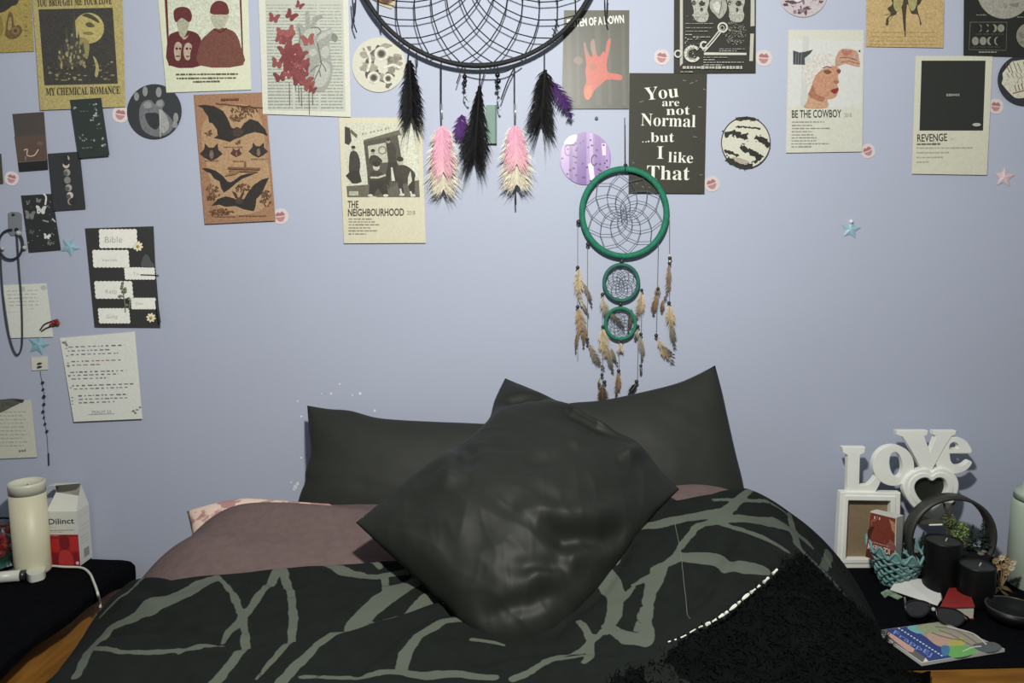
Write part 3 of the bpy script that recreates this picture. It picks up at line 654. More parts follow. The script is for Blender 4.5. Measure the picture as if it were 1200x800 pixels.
# skulls and key
s = Sheet('skull_poster', 'black poster of white skulls and an ornate key by the serif quote poster', 'poster', [(790, -40), (886, -40), (885.5, 85.5), (789.5, 86)], '#33332d', off=.0014, k=1.1)
c = s.cv; random.seed(9); WH = '#c9cac0'; GR = '#8b8c82'
def Y(pts): return [(785 + x / 8.886, y / 8.889) for x, y in pts]
c.poly(Y([(105, -300), (135, -300), (135, 660), (105, 690)]), '#b9baae'); c.poly(Y([(845, -300), (882, -300), (882, 270), (840, 275)]), '#b9baae'); c.poly(Y([(838, 350), (875, 350), (865, 635), (828, 635)]), '#b9baae')
c.poly(Y([(355, 545), (798, 550), (798, 572), (355, 572)]), WH); s.done('border')
for (x, y, f) in [(320, 40, 1), (690, 40, -1)]:
    c.poly(Y(smooth_loop([(x - 95, y - 40), (x - 60, y - 110), (x + 60, y - 110), (x + 90, y - 30), (x + 70, y + 60), (x + 85, y + 120), (x + 55, y + 185), (x - 30, y + 185), (x - 75, y + 130), (x - 70, y + 70)], 4)), '#b4b5aa')
    c.poly(Y(ell(x - 5 * f + 20, y - 5, 34, 30, 14)), '#3c3c36'); c.poly(Y(ell(x - 70, y - 10, 20, 26, 12)), '#4a4a43'); c.poly(Y(ell(x + 10, y + 62, 16, 24, 10)), '#45453e')
    for i in range(7): c.poly(Y([(x - 55 + i * 18, y + 105), (x - 53 + i * 18, y + 105), (x - 53 + i * 18, y + 150), (x - 55 + i * 18, y + 150)]), '#55554d')
    for i in range(30): c.poly(Y(blob(x + random.uniform(-80, 80), y + random.uniform(-60, 170), 8, 6, 6)), random.choice(['#d4d5cb', '#9a9b90', '#787970']))
c.poly(Y(smooth_loop([(415, 30), (450, -20), (520, -10), (570, -20), (595, 60), (580, 130), (520, 195), (470, 150), (425, 100)], 4)), '#a9aa9f'); c.poly(Y(smooth_loop([(450, 40), (500, 20), (530, 70), (510, 140), (460, 100)], 3)), '#cfd0c6'); c.line(Y([(540, 10), (530, 90), (510, 160)]), .8, '#4a4a43'); s.done('skulls', WORN)
for i in range(230):
    a = random.uniform(0, 6.3); d = random.uniform(0, 1) ** .5
    c.poly(Y(blob(675 + 120 * d * math.cos(a), 345 + 125 * d * math.sin(a), random.uniform(4, 9), random.uniform(3, 7), 5)), random.choice(['#6b6c63', '#85867b', '#56574f', '#a0a196']))
s.done('rosette', WORN)
c.line(Y([(350, 530), (440, 430), (520, 330)]), 4.2, WH); c.line(Y([(352, 528), (440, 430), (518, 332)]), 1.4, '#45453e')
def ringp(x, y, r, w_, a0=0, a1=6.283, col=WH): c.line(Y([(x + r * math.cos(a0 + (a1 - a0) * i / 20), y + r * math.sin(a0 + (a1 - a0) * i / 20)) for i in range(21)]), w_, col)
ringp(550, 285, 46, 2.0); ringp(545, 290, 22, 1.2, col='#a5a69a'); ringp(235, 560, 74, 3.2, .5, 5.6); ringp(235, 560, 50, 1.6, 1.2, 5.0, GR); ringp(85, 560, 34, 1.8); ringp(355, 470, 34, 2.2, .5, 5.5)
for i in range(60): c.poly(Y(blob(random.uniform(150, 330), random.uniform(380, 660), 7, 5, 5)), random.choice([WH, GR, '#5d5e55']))
s.done('key')
for (x0, x1, y) in [(165, 450, 245), (165, 440, 290), (165, 400, 325), (240, 420, 385), (160, 230, 360), (350, 610, 597), (350, 475, 622), (350, 770, 648), (350, 560, 675), (515, 780, 510), (515, 700, 530), (110, 240, 748)]: c.scrib(785 + x0 / 8.886, y / 8.889, 785 + x1 / 8.886, y / 8.889, 1.1, random.choice([GR, '#a8a99e']), 1.5, 6, 1)
c.scrib(800, 79, 870, 79, 3.4, '#b0b1a6', 2, 5, .8); c.scrib(805, 19, 806, 2, 1, GR); s.done('handwriting')

# serif quote poster
s = Sheet('quote_poster', 'black poster with white serif lettering reading You are not Normal', 'poster', [(737.5, 85.5), (828.5, 86), (825.5, 226.5), (736.5, 226)], '#3a3a31', off=.0034, k=1.1)
c = s.cv; Q = '#e6e7dc'
for (t, x0, y0, x1, y1, h) in [('You', 756.5, 117.5, 795.5, 113.5, 15), ('are', 776, 124.3, 796, 124.2, 8.6), ('not', 781, 134.8, 808.5, 134, 10.5), ('Normal', 751, 147, 815, 149, 14.5), ('..', 752.5, 166.8, 758, 166.8, 8), ('.but', 759, 166.5, 790, 166.2, 11.5), ('I', 770, 186, 777.5, 186, 15), ('like', 783, 190, 812, 191, 12.5), ('That', 758, 210, 808, 211, 16.5)]:
    c.text(t, x0, y0, x1, y1, h, Q, -.005, True); s.done('word')
random.seed(12)
for (x, y) in [(800, 94), (808, 98), (815, 95), (824, 104), (812, 160), (818, 125), (745, 215), (752, 218), (741, 190), (760, 219), (820, 205), (749, 120)]: c.line([(x, y), (x + random.uniform(2, 6), y + random.uniform(-2, 2))], .6, '#8b8b7e')
s.done('creases')

# white cap portrait
s = Sheet('album_poster', 'pale poster with a portrait of a person in a white cap above bold condensed lettering', 'poster', [(924, 35), (1012.5, 35), (1010.5, 177.5), (921, 179)], '#c9cabd', off=.0016, k=1.2)
c = s.cv
def V(pts): return [(905 + x / 5.0, 30 + y / 5.0) for x, y in pts]
c.poly(V([(100, 80), (530, 90), (520, 480), (95, 480)]), '#cbcdc9'); c.poly(V([(180, 60), (215, 60), (215, 480), (165, 480)]), '#c0c3bf')
c.poly(V([(122, 145), (160, 158), (195, 152), (240, 140), (222, 165), (190, 190), (192, 230), (122, 228)]), '#44484a'); c.poly(V([(502, 150), (516, 140), (516, 158)]), '#3c3f40')
for x in (140, 155, 172): c.line(V([(x, 160), (x - 4, 228)]), .6, '#7d8284')
s.done('backdrop')
c.spoly(V([(215, 400), (250, 420), (300, 440), (320, 430), (320, 482), (190, 482), (205, 440)]), '#c8a183')
c.spoly(V([(235, 300), (262, 265), (310, 240), (360, 235), (395, 255), (385, 300), (392, 330), (380, 345), (388, 365), (385, 390), (370, 420), (330, 432), (270, 425), (230, 410), (215, 370)]), '#c49377')
c.spoly(V([(215, 370), (240, 350), (260, 400), (310, 425), (290, 445), (240, 430), (212, 405)]), '#a9765c')
c.spoly(V([(178, 300), (195, 220), (235, 175), (300, 160), (360, 175), (385, 210), (345, 240), (290, 260), (250, 300), (225, 370), (205, 400), (200, 340), (180, 330)]), '#d8d4cd')
c.spoly(V([(370, 200), (390, 150), (420, 135), (470, 140), (500, 155), (510, 200), (514, 240), (480, 238), (430, 225), (395, 235), (372, 240)]), '#c39c86'); c.line(V([(395, 190), (440, 185), (500, 205)]), 1.2, '#94664f'); c.line(V([(400, 215), (450, 208), (510, 225)]), 1.0, '#94664f'); c.spoly(V([(405, 140), (440, 148), (470, 142), (455, 170), (420, 175)]), '#b07a66')
c.spoly(V([(300, 268), (325, 258), (345, 268), (342, 280), (318, 284)]), '#7a5546'); c.spoly(V([(375, 262), (395, 255), (402, 268), (390, 282)]), '#7a5546'); c.line(V([(296, 250), (320, 240), (348, 246)]), 1.2, '#6b4a3c'); c.spoly(V([(355, 330), (375, 318), (390, 330), (378, 342)]), '#ad7460')
c.spoly(V([(342, 380), (362, 370), (385, 365), (388, 378), (376, 395), (358, 398)]), '#8a3038'); s.done('portrait', WORN)
c.text('BE THE COWBOY', 928, 138, 986, 137.2, 8.8, '#3f3a33', .016); s.done('lettering'); c.text('2018', 989.5, 137, 998, 136.8, 4.4, '#85877d'); s.done('lettering'); random.seed(3)
for (x1, y) in [(966, 143), (952, 147), (973, 150.5), (952, 154.3), (953, 158), (957, 161.5), (957, 165), (972, 168.5), (951, 172)]: c.scrib(928 - (y - 143) * .03, y, x1, y - .2, 1.4, '#878a7d', 2, 6, .7)
s.done('caption')

# swallowtail page
s = Sheet('butterfly_page', 'mustard vintage page with a swallowtail butterfly print above the black square album poster', 'poster', [(1016, -65), (1108, -65), (1105.5, 56), (1014.5, 54.5)], '#c2a878', off=.001, k=1.25, m=WORN)
c = s.cv
c.spoly([(1043, -10), (1046, 4), (1040, 10), (1044, 16), (1039, 22), (1038, 29), (1041, 29), (1042, 20), (1050, 17), (1056, 6), (1060, 40), (1063, 5), (1068, 16), (1075, 17), (1078, 26), (1078, 29), (1080, 28), (1077, 18), (1075, 8), (1079, 3), (1079, -10)], '#4a4334', 3)
c.spoly([(1049, -10), (1058, -10), (1058, 4), (1052, 14), (1047, 6)], '#a8a06e'); c.spoly([(1064, -10), (1074, -10), (1074, 6), (1069, 13), (1065, 6)], '#a8a06e'); c.poly([(1059.5, -12), (1061.5, -12), (1061.5, 43), (1060, 43)], '#4a4334')
c.line(smooth_loop([(1048, 14), (1040, 17), (1035, 18)], 4, False), .7, '#6b5b3b'); c.line(smooth_loop([(1047, 17), (1043, 24), (1037, 28)], 4, False), .6, '#6b5b3b')
for y in (38, 43, 48, 52): c.scrib(1019, y, 1098, y, .9, '#a88a52', 3, 9, 1)
s.done('butterfly_print', WORN)

# moon chart
s = Sheet('moon_chart', 'black moon phase chart with a large grey moon at the top right corner', 'poster', [(1130, -70), (1250, -70), (1250, 68), (1129, 65)], '#262824', off=.001, k=1.3)
c = s.cv
c.disc(1177, -10, 32, '#a09d92', n=40); c.disc(1206, 42, 15, '#8f8b7e', n=28)
random.seed(21)
for i in range(22):
    a = random.uniform(0, 6.3); d = random.uniform(0, 26); c.poly(blob(1177 + d * math.cos(a), -10 + d * math.sin(a), random.uniform(1, 5), random.uniform(1, 4), 7), random.choice(['#928f85', '#aba89d', '#868378']))
for i in range(8): c.poly(blob(1204 + random.uniform(-9, 4), 42 + random.uniform(-10, 10), 2.2, 1.6, 7), '#7d796d')
c.line([(1137, 26), (1180, 26), (1179, 59), (1135.5, 58), (1137, 26)], .7, '#6f7068')
for i, x in enumerate((1147, 1156, 1164.5, 1173)):
    c.disc(x, 33, 4, '#8f8c80', 4.6, 16)
    if i < 3: c.disc(x - (1.2, 2.0, 2.8)[i], 33, 4, '#262824', 4.8, 16)
    c.disc(x - 4, 48, 4, '#8f8c80', 4.9, 16)
    if i > 1: c.disc(x - 4 + (2.6, 1.6)[i - 2], 48, 3.8, '#262824', 4.8, 16)
    c.scrib(x - 3.5, 40, x + 3, 40, .8, '#5f605a', 2, 4); c.scrib(x - 7.5, 55, x - 1, 55, .8, '#5f605a', 2, 4)
s.done('moon_prints', WORN)
c.scrib(1144, 17.5, 1156, 17.5, 1.3, '#7c7d75', 2, 5, .6); c.scrib(1192, 20, 1215, 20, 1.2, '#7c7d75', 2, 5, .6); c.scrib(1147, 61, 1168, 61, 1.6, '#83847c', 2, 5, .6); s.done('caption')

# black square album poster
s = Sheet('album_poster', 'cream poster with a plain black square picture above bold condensed lettering', 'poster', [(1073, 65.5), (1163.5, 65.5), (1156.5, 205), (1068.5, 203.5)], '#c6c6b3', off=.002, k=1.3)
c = s.cv; c.poly([(1080, 71), (1155, 71), (1152, 153), (1077.5, 153)], '#2b2d29'); s.done('picture', GLOSSPRINT)
c.scrib(1109, 111.3, 1124.5, 111, 3, '#888a84', 1.5, 3, .5); c.poly(ell(1144.5, 146, 5, 2, 14), '#a8aaa2'); s.done('emblem')
c.text('REVENGE', 1075, 166, 1110, 165, 8.6, '#37342d', .014); s.done('lettering'); c.text('2017', 1113.5, 164.5, 1119.5, 164.3, 3.6, '#a0a294'); c.scrib(1074.5, 169, 1102.5, 168.6, 2.2, '#5d5b50', 2, 7, .6); s.done('lettering'); random.seed(14)
for (x1, y) in [(1139.5, 173.5), (1112, 179), (1105, 184.5), (1088.5, 190)]: c.scrib(1074, y, x1, y - .3, 1.8, '#9a9d8c', 2, 6, .7)
s.done('caption')

# ------------------------------------------------------------------ small dark cards at the left
s = Sheet('dark_card', 'small dark brown card showing a faint glowing line at its foot', 'card', [(14.5, 133.5), (51.5, 131), (56.5, 198.5), (22.5, 201)], '#46413e', off=.001, k=KL)
c = s.cv; c.poly([(21, 190), (55.5, 187), (56.5, 198.5), (22.5, 201)], '#232424'); c.poly([(17, 160), (53.5, 157), (55.3, 186), (21, 189)], '#54463f')
c.line(smooth_loop([(28, 176), (32, 175), (32, 182), (40, 182), (45, 175)], 4, False), 1.3, '#b79c8c'); c.line([(30, 183), (30, 188)], 1, '#8e7a70'); c.disc(47, 168, 3.5, '#66544d', 2.2); c.line([(22, 190), (54, 187.5)], .5, '#7d7066'); s.done('picture')
s = Sheet('dark_card', 'small dark green card with tiny pale doodles overlapping the mustard poster', 'card', [(82, 117), (118.5, 114.5), (128.5, 182), (92.5, 185)], '#2d3431', off=.0078, k=KL)
c = s.cv; random.seed(31)
for (x, y, r) in [(88, 127, 3), (112, 124, 3.4), (112, 129, 2), (105, 122.5, 1), (113, 135, 4), (108, 140, 3), (115, 145, 3), (94, 161, 2), (97, 159, 2), (100, 162, 2), (98, 165, 2), (109, 163, 3), (121, 163, 3), (120, 169, 4)]:
    for i in range(4): c.poly(blob(x + random.uniform(-r, r) * .7, y + random.uniform(-r, r) * .7, r * .35, r * .3, 6), random.choice(['#7c847f', '#59625d', '#9aa19b', '#4b5450']))
c.scrib(94, 130.5, 103, 130, .9, '#6d7571', 2, 4); c.scrib(96, 173.5, 108, 172.5, 1.5, '#5d6661', 2, 4); c.scrib(113, 150.5, 120, 150, .8, '#5d6661', 2, 4); s.done('doodles')
s = Sheet('moon_phase_card', 'small black card with a column of seven moon phases', 'card', [(56, 180), (93.5, 177.5), (100.5, 244.5), (62.5, 247)], '#313335', off=.003, k=KL)
c = s.cv
for i, (x, y) in enumerate([(77.5, 186), (77.5, 193), (78.5, 202), (79, 211), (80.5, 220), (82, 229), (83, 236)]):
    c.disc(x, y, 3.9, ('#b9a798', '#c7b6a8', '#8f8d8a', '#7c7d7d', '#9d9a96', '#c5b7aa', '#9c8478')[i], 4.2, 18)
    if i in (0, 1, 6): c.disc(x + (-1.8, 0, 2)[(0, 1, 6).index(i)], y - (1.2, 3.2, 0)[(0, 1, 6).index(i)], 3.9, '#313335', 4.2, 18)
    if i in (2, 4, 5): c.disc(x - 1.6, y + 1.2, 2.6, '#5d5c5b', 2.8, 14)
s.done('moons', WORN)
s = Sheet('moth_card', 'small black card with white moths beside a grey tag', 'card', [(24.5, 229), (61, 227), (71.5, 292.5), (34, 295.5)], '#2c2e2f', off=.0016, k=KL)
c = s.cv; random.seed(33)
for (x, y, r, col) in [(48, 246, 6, '#c6cac6'), (35, 252, 6, '#777b78'), (45, 235, 3, '#7e827f'), (33, 237, 2.5, '#666a68'), (55, 277, 4, '#c6cac6'), (37, 272, 3, '#55595a'), (58, 285, 3, '#6d706f')]: butterfly(c, x, y, r, random.uniform(-.4, .4), col)
c.line(smooth_loop([(51, 227), (54, 231), (53, 240)], 4, False), 2, '#d0d3cf'); c.poly([(53, 277.5), (59, 275), (60, 277), (54, 279)], '#e0e3df'); c.line([(61, 256), (65, 260)], 1.4, '#c8ccc8'); c.line([(50, 258), (57, 260)], 1.6, '#8e9290')
for i in range(26): c.poly(blob(random.uniform(30, 66), random.uniform(234, 290), .8, .7, 5), random.choice(['#5e6261', '#888c89']))
s.done('moths', WORN)
Sheet('dark_card', 'olive sliver of a dark card cut off by the left edge', 'card', [(-40, 182), (1.5, 180), (4, 215), (-38, 218)], '#3f3f33', k=KL)

# round prints
def rnd_print(name, label, x, y, r, col, ry=None, k=1.2, off=.0014, m=None, **kw):
    return Sheet(name, label, 'round print', ell(x, y, r, ry, 44), col, off=off, lift=.002, k=k, group='round prints on the wall', m=m, **kw)
s = rnd_print('round_print', 'round black print of a grey handprint between the yellow and maroon posters', 181, 130.5, 32, '#34373a', k=1.45, off=.0034)
c = s.cv; HG = '#8b8d8e'
c.spoly([(163, 132), (167, 120), (176, 117), (182, 122), (189, 116), (193, 122), (190, 128), (198, 136), (204, 146), (198, 156), (186, 160), (176, 158), (166, 150)], '#6e7173')
c.spoly([(170, 134), (178, 132), (186, 134), (187, 146), (182, 152), (174, 146)], '#35383b'); c.spoly([(188, 128), (196, 138), (198, 150), (190, 156), (187, 142)], '#9a9b98')
for (x, y, rx, ry_) in [(160, 113, 3, 5), (170, 107, 3, 6), (186, 108, 3.4, 6), (187, 121, 4, 4), (206, 138, 3, 6), (173, 123, 5, 4), (205, 146, 3, 4)]: c.poly(ell(x, y, rx, ry_, 14), HG)
c.line([(187, 128), (188, 161)], 1, '#b0b2b0'); s.done('handprint', WORN)
s = rnd_print('round_print', 'round cream print with dark film reel shapes left of the large black hoop', 444, 76, 31.5, '#c9c8b8', 32, k=1.2)
c = s.cv; random.seed(41)
for i in range(34):
    a = random.uniform(0, 6.3); d = random.uniform(8, 26); c.poly(blob(444 + d * math.cos(a), 76 + d * math.sin(a), random.uniform(3, 7), random.uniform(2, 5), 8, .35), random.choice(['#6c695e', '#8d8a7c', '#56544c', '#a19e90']))
for (x, y, r) in [(447, 63, 8.5), (438, 91, 7.5), (455, 92, 6)]:
    c.disc(x, y, r, '#d6d5c6'); c.disc(x, y, r * .62, '#8d8a7c'); c.disc(x, y, r * .42, '#4b4a43')
c.line(smooth_loop([(428, 55), (434, 70), (430, 84)], 4, False), 3, '#dcdbcd'); c.line(smooth_loop([(470, 80), (460, 76), (450, 80)], 4, False), 3, '#dcdbcd'); s.done('film_reels', WORN)
PUR = mat('glossy_purple_foil', None, ink=True, rough=.3, var=.12, scale=40, spec=.6)
s = rnd_print('round_print', 'round glossy lilac print with dots beside the green hoop', 686, 185.5, 30, '#9679b4', 31, k=1.1, m=PUR)
c = s.cv; random.seed(43)
def chord(x0, x1, col):
    f = lambda x, sg: (x, 185.5 + sg * 30.6 * math.sqrt(max(0, 1 - ((x - 686) / 29.6) ** 2)))
    c.poly([f(x0 + (x1 - x0) * i / 6, -1) for i in range(7)] + [f(x1 - (x1 - x0) * i / 6, 1) for i in range(7)], col)
chord(658, 667, '#b094c8'); chord(667, 671, '#86669f'); chord(676, 687, '#7b589f'); chord(688, 691, '#a286bf'); chord(691, 695, '#b9a2d0'); chord(697, 704, '#8d6cab'); chord(709, 714, '#a88dc2')
c.spoly([(661, 168), (667, 160), (676, 158), (674, 166), (668, 169)], '#dcd2e6'); c.poly([(689, 192), (695, 190), (697, 210), (692, 213)], '#e3d9ec'); c.poly([(705, 168), (710, 168), (710, 182), (706, 182)], '#ded3e8'); s.done('sheen_stripes', PUR)
for i in range(34):
    a = random.uniform(0, 6.3); d = 28 * math.sqrt(random.uniform(.02, 1)); c.poly(blob(686 + d * math.cos(a), 185.5 + d * math.sin(a), 1.4, 1.1, 6, .3), '#44285f')
c.line(smooth_loop([(699.5, 184), (697, 181.5), (694, 184), (693.5, 190), (696, 193.8), (699.5, 191)], 4, False), 1.5, '#44285f'); c.line(smooth_loop([(663, 169.5), (668, 169.8), (674, 169.5)], 4, False), 1.6, '#44285f'); c.line(smooth_loop([(662, 171), (662.5, 179), (666, 182), (669.5, 178), (669, 171)], 4, False), 1.5, '#7d5ba0'); s.done('dots', PUR)
s = rnd_print('round_print', 'round white print with torn black bands right of the quote poster', 874, 167, 29, '#c9c9b8', 30.5, k=1.2)
c = s.cv; random.seed(44); BK = '#2f2f2b'
def ragged(pts, w_):
    P = smooth_loop(pts, 5, False); c.line([(x, y + random.uniform(-.8, .8)) for x, y in P], [w_ * random.uniform(.5, 1.3) for _ in P], BK)
    for x, y in P: c.poly(blob(x + random.uniform(-3, 3), y + random.uniform(-w_, w_) * .7, random.uniform(.5, 1.6), random.uniform(.4, 1), 6, .4), BK)
ragged([(849, 158), (858, 156), (868, 159), (876, 161)], 7); ragged([(885, 161), (895, 165), (901, 172)], 6.5); ragged([(868, 172), (876, 176), (885, 181), (890, 186)], 6); ragged([(849, 177), (858, 179), (864, 183)], 3.4); ragged([(852, 185), (860, 191), (872, 195), (882, 194)], 6)
ragged([(862, 139.5), (874, 138.5), (886, 140.5)], 3.6); ragged([(864, 148), (876, 149), (890, 151)], 1.6); ragged([(884, 190), (890, 186), (893, 182)], 3)
for r_ in (0,): c.line([(874 + 28.6 * math.cos(a), 167 + 30 * math.sin(a)) for a in [i * .157 for i in range(41)]], 1.1, '#3c3c37')
c.spoly([(858, 184), (870, 186), (878, 190), (868, 192)], '#b5a999'); s.done('torn_bands', WORN)
s = rnd_print('round_print', 'round print marbled in plum and white at the top edge', 941, -9, 29, '#b7aeb2', k=1.25)
c = s.cv; random.seed(45)
for i in range(110):
    a = random.uniform(0, 6.3); d = 25 * math.sqrt(random.uniform(0, 1)); c.poly(blob(941 + d * math.cos(a), -9 + d * math.sin(a), random.uniform(1.2, 4.5), random.uniform(1, 3), 8, .4), random.choice(['#6d555f', '#8d7780', '#d8d4d4', '#5b4751', '#c2b9bd']))
s.done('marbling', WORN)
s = rnd_print('round_print', 'round cream print with a ragged black border at the right edge', 1201, 94, 32, '#2e3136', 30, k=1.4, off=.0026)
c = s.cv; random.seed(46)
c.poly(blob(1201, 92, 27, 23, 26, .07), '#cac8b4')
for i in range(9): x = 1178 + i * 5 + random.uniform(-1, 1); c.line([(x, 74 + random.uniform(-2, 4)), (x + 5, 84 + random.uniform(-2, 3))], .8, '#5a5248')
for i in range(6): x = 1180 + i * 5; c.line([(x, 86), (x + 3, 91)], .7, '#6b6357')
for i in range(4): x = 1189 + i * 4; c.line([(x, 100 - i), (x + 2, 107 - i)], 1, '#453f38')
c.line([(1187, 109.5), (1202, 105.5)], 1.2, '#8c4038'); c.line(smooth_loop([(1192, 98), (1194, 92), (1197, 92), (1198, 99)], 3, False), .6, '#6b6357'); s.done('sketch', WORN)

# photo corner behind the big hoop
s = Sheet('photo_print', 'cream photo corner poking down inside the large black hoop', 'photo', [(432, -30), (472, -12), (459, 10.5), (443, 5), (438, -2)], '#c2b79c', off=.001, k=1.15)
s.cv.spoly([(441, 0), (447, -6), (457, -8), (462, 0), (455, 5), (448, 5)], '#8d6f4e'); s.cv.spoly([(447, 1), (452, -2), (457, 1), (453, 4)], '#5d4733'); s.done('picture', WORN)

# lip and star stickers
STK = mat('glossy_sticker', None, ink=True, rough=.35, var=.12, scale=260, spec=.5)
def lips(x, y, r, rot, label, k=1.2):
    o = [(x + r * a * math.cos(rot) - r * b_ * math.sin(rot), y + r * a * math.sin(rot) + r * b_ * math.cos(rot)) for a, b_ in [(-1, -.1), (-.75, -.75), (0, -.98), (.7, -.8), (1.02, -.1), (.8, .7), (.1, 1), (-.7, .75)]]
    s = Sheet('lip_sticker', label, 'sticker', smooth_loop(o, 4), '#cfc6c4', off=.0006 if k != 9 else .004, lift=.0005, k=k, group='lip stickers on the wall', m=STK, part='backing')
    def q(pts): return [(x + r * a * math.cos(rot) - r * b_ * math.sin(rot), y + r * a * math.sin(rot) + r * b_ * math.cos(rot)) for a, b_ in pts]
    s.cv.poly(smooth_loop(q([(-.62, -.12), (-.3, -.55), (-.02, -.42), (.28, -.58), (.6, -.15), (0, -.05)]), 3), '#a56f74'); s.done('upper_lip', STK)
    s.cv.poly(smooth_loop(q([(-.58, .08), (0, .1), (.58, .05), (.32, .55), (-.05, .66), (-.35, .5)]), 3), '#b58285'); s.done('lower_lip', STK)
lips(141, 134, 9.6, .2, 'pink lip sticker touching the round handprint', 1.45); lips(13.5, 209, 8.2, .3, 'pink lip sticker between the small dark cards at the far left', 1.5)
lips(328.5, 253.5, 9.3, -.1, 'pink lip sticker at the bottom corner of the bat chart', 1.25); lips(775.5, 67, 9.2, .2, 'pink lip sticker left of the skull poster', 1.15)
lips(895, 68, 9.6, .1, 'pale pink lip sticker right of the skull poster', 1.2); lips(834, 215.5, 9.2, -.3, 'pink lip sticker at the bottom right corner of the quote poster', 1.15)
lips(1017, 177, 8.4, -.4, 'pink lip sticker at the corner of the white cap portrait poster', 1.25); lips(1167, 124.5, 8.8, .15, 'pink lip sticker right of the black square album poster', 1.3)
def star(x, y, r, rot, col, hi, label, k):
    o = [(x + (r if i % 2 == 0 else r * .5) * math.cos(rot - math.pi / 2 + i * math.pi / 5), y + (r if i % 2 == 0 else r * .5) * math.sin(rot - math.pi / 2 + i * math.pi / 5)) for i in range(10)]
    rt = thing('star_sticker', label, 'sticker', W(x, y + r, .001), 'star stickers on the wall'); f = [W(a, b_, .0015) for a, b_ in o]; bk = [W(a, b_, .0003) for a, b_ in o]
    ct = W(x, y, .005)
    mk('star', f + bk + [ct], [(i, (i + 1) % 10, 20) for i in range(10)] + [(i, (i + 1) % 10, 10 + (i + 1) % 10, 10 + i) for i in range(10)], STK, rt, cols=[lin(col, k)] * 20 + [lin(hi, k)])
star(1177, 207.5, 12.5, .1, '#b9a3aa', '#cbb8bd', 'pink star sticker below the black square album poster', 1.35)
star(997, 268.5, 12, .15, '#86a9b8', '#9dbcc8', 'pale blue star sticker alone on the wall at the right', 1.2)
mk('hanging_hook', *(lambda m_: (m_.v, m_.f))(MB().ball(W(997.5, 259.5, .004), .005, 8)), mat('clear_white_hook', '#d9dde0', rough=.3), [o for o in COL.objects if o.name.startswith('star_sticker')][1])
star(82, 289, 12, .5, '#7fa3b0', '#8fb0ba', 'teal star sticker between the moth card and the verses card', 1.3)
star(45, 404, 13, .25, '#77a0ac', '#86adb6', 'teal star sticker below the torn cream note', 1.3)
# ------------------------------------------------------------------ notes, verses card and trinkets at the left
s = Sheet('verses_card', 'black card with six white scalloped paper tags and pressed flowers', 'card', [(99.5, 267.5), (180, 265), (182, 310), (188, 383.5), (111, 383)], '#333432', off=.0016, k=KL)
def X(pts): return [(95 + x / 6.15, 260 + y / 6.154) for x, y in pts]
GP = mat('pencil_grey', '#80827e')
def scal(x0, y0, x1, y1, dx=0, n=9):
    P = []
    def side(a, b, nn):
        L_ = math.hypot(b[0] - a[0], b[1] - a[1]); nx_, ny_ = (b[1] - a[1]) / L_, -(b[0] - a[0]) / L_
        for i in range(nn * 4):
            t = i / (nn * 4); h = 5 * abs(math.sin(math.pi * t * nn)); P.append((a[0] + (b[0] - a[0]) * t + nx_ * h, a[1] + (b[1] - a[1]) * t + ny_ * h))
    side((x0, y0), (x1, y0), n); side((x1, y0), (x1 + dx, y1), 4); side((x1 + dx, y1), (x0 + dx, y1), n); side((x0 + dx, y1), (x0, y0), 4)
    return X(P)
for (x0, y0, x1, y1, dx, word, tx, ty, tw, th) in [(132, 55, 398, 185, 4, 'Bible', 172, 150, 125, 44), (84, 205, 338, 325, 8, 'Verses', 150, 285, 108, 22), (314, 330, 526, 412, 6, 'To', 376, 385, 40, 22), (98, 430, 364, 550, 10, 'Keep', 178, 515, 80, 30), (362, 550, 534, 626, 4, 'You', 390, 598, 54, 20), (124, 625, 342, 728, 10, 'Going', 182, 695, 80, 24)]:
    o = scal(x0, y0, x1, y1, dx); n = len(o)
    cc = lin('#cfd1c5', 1.5)
    tg = mk('paper_tag', [s.P(a, b_, .0012) for a, b_ in o] + [s.P(a, b_, .0002) for a, b_ in o], [tuple(range(n))[::-1]] + [(i, (i + 1) % n, n + (i + 1) % n, n + i) for i in range(n)], PRINT, s.root, cols=[cc] * (2 * n))
    cv = Canvas(lambda a, b_, L_: s.P(a, b_, L_ + .0013), 1.4)
    (a0, b0), (a1, b1) = X([(tx, ty), (tx + tw, ty - 2)]); cv.text(word, a0, b0, a1, b1, th / 6.15, '#8f918b', -.012); cv.done('pencil_word', tg)
FL = lambda x, y: s.P(*X([(x, y)])[0], .003)
def daisy(x, y, r, par, col='#d3cdb4', ctr='#a98a45', n=8):
    m_ = MB(); px_, py_ = X([(x, y)])[0]; rp = r / 6.15
    for i in range(n):
        a = 2 * math.pi * i / n + .2; pts = ell(px_ + rp * .6 * math.cos(a), py_ + rp * .6 * math.sin(a), rp * .45, rp * .26, 8, a); z = .0024 + .0006 * (i % 2)
        m_.add([s.P(q_[0], q_[1], z) for q_ in pts], [tuple(range(8))[::-1]], lin(col, 1.4))
    m_.ball(s.P(px_, py_, .0035), .0035, 8, lin(ctr, 1.4)); m_.obj('pressed_flower', FEATHER, s.root, ink=True)
daisy(410, 175, 36, s.root); daisy(504, 690, 34, s.root)
m_ = MB()
for pts in ([(320, 650), (315, 580), (305, 520), (298, 440)], [(312, 560), (345, 545), (352, 560), (345, 630)], [(308, 540), (285, 528), (268, 535)], [(306, 520), (325, 495), (322, 470)]): m_.tube([FL(*p) for p in smooth_loop(pts, 4, False)], .0011, 5)
for (x, y) in [(300, 440), (296, 460), (318, 480), (320, 500), (280, 535), (348, 560), (330, 600), (300, 500), (292, 475)]: m_.ball(FL(x, y), .0034, 6)
m_.obj('pressed_sprig', mat('dried_green', '#7c8470', rough=.9), s.root)
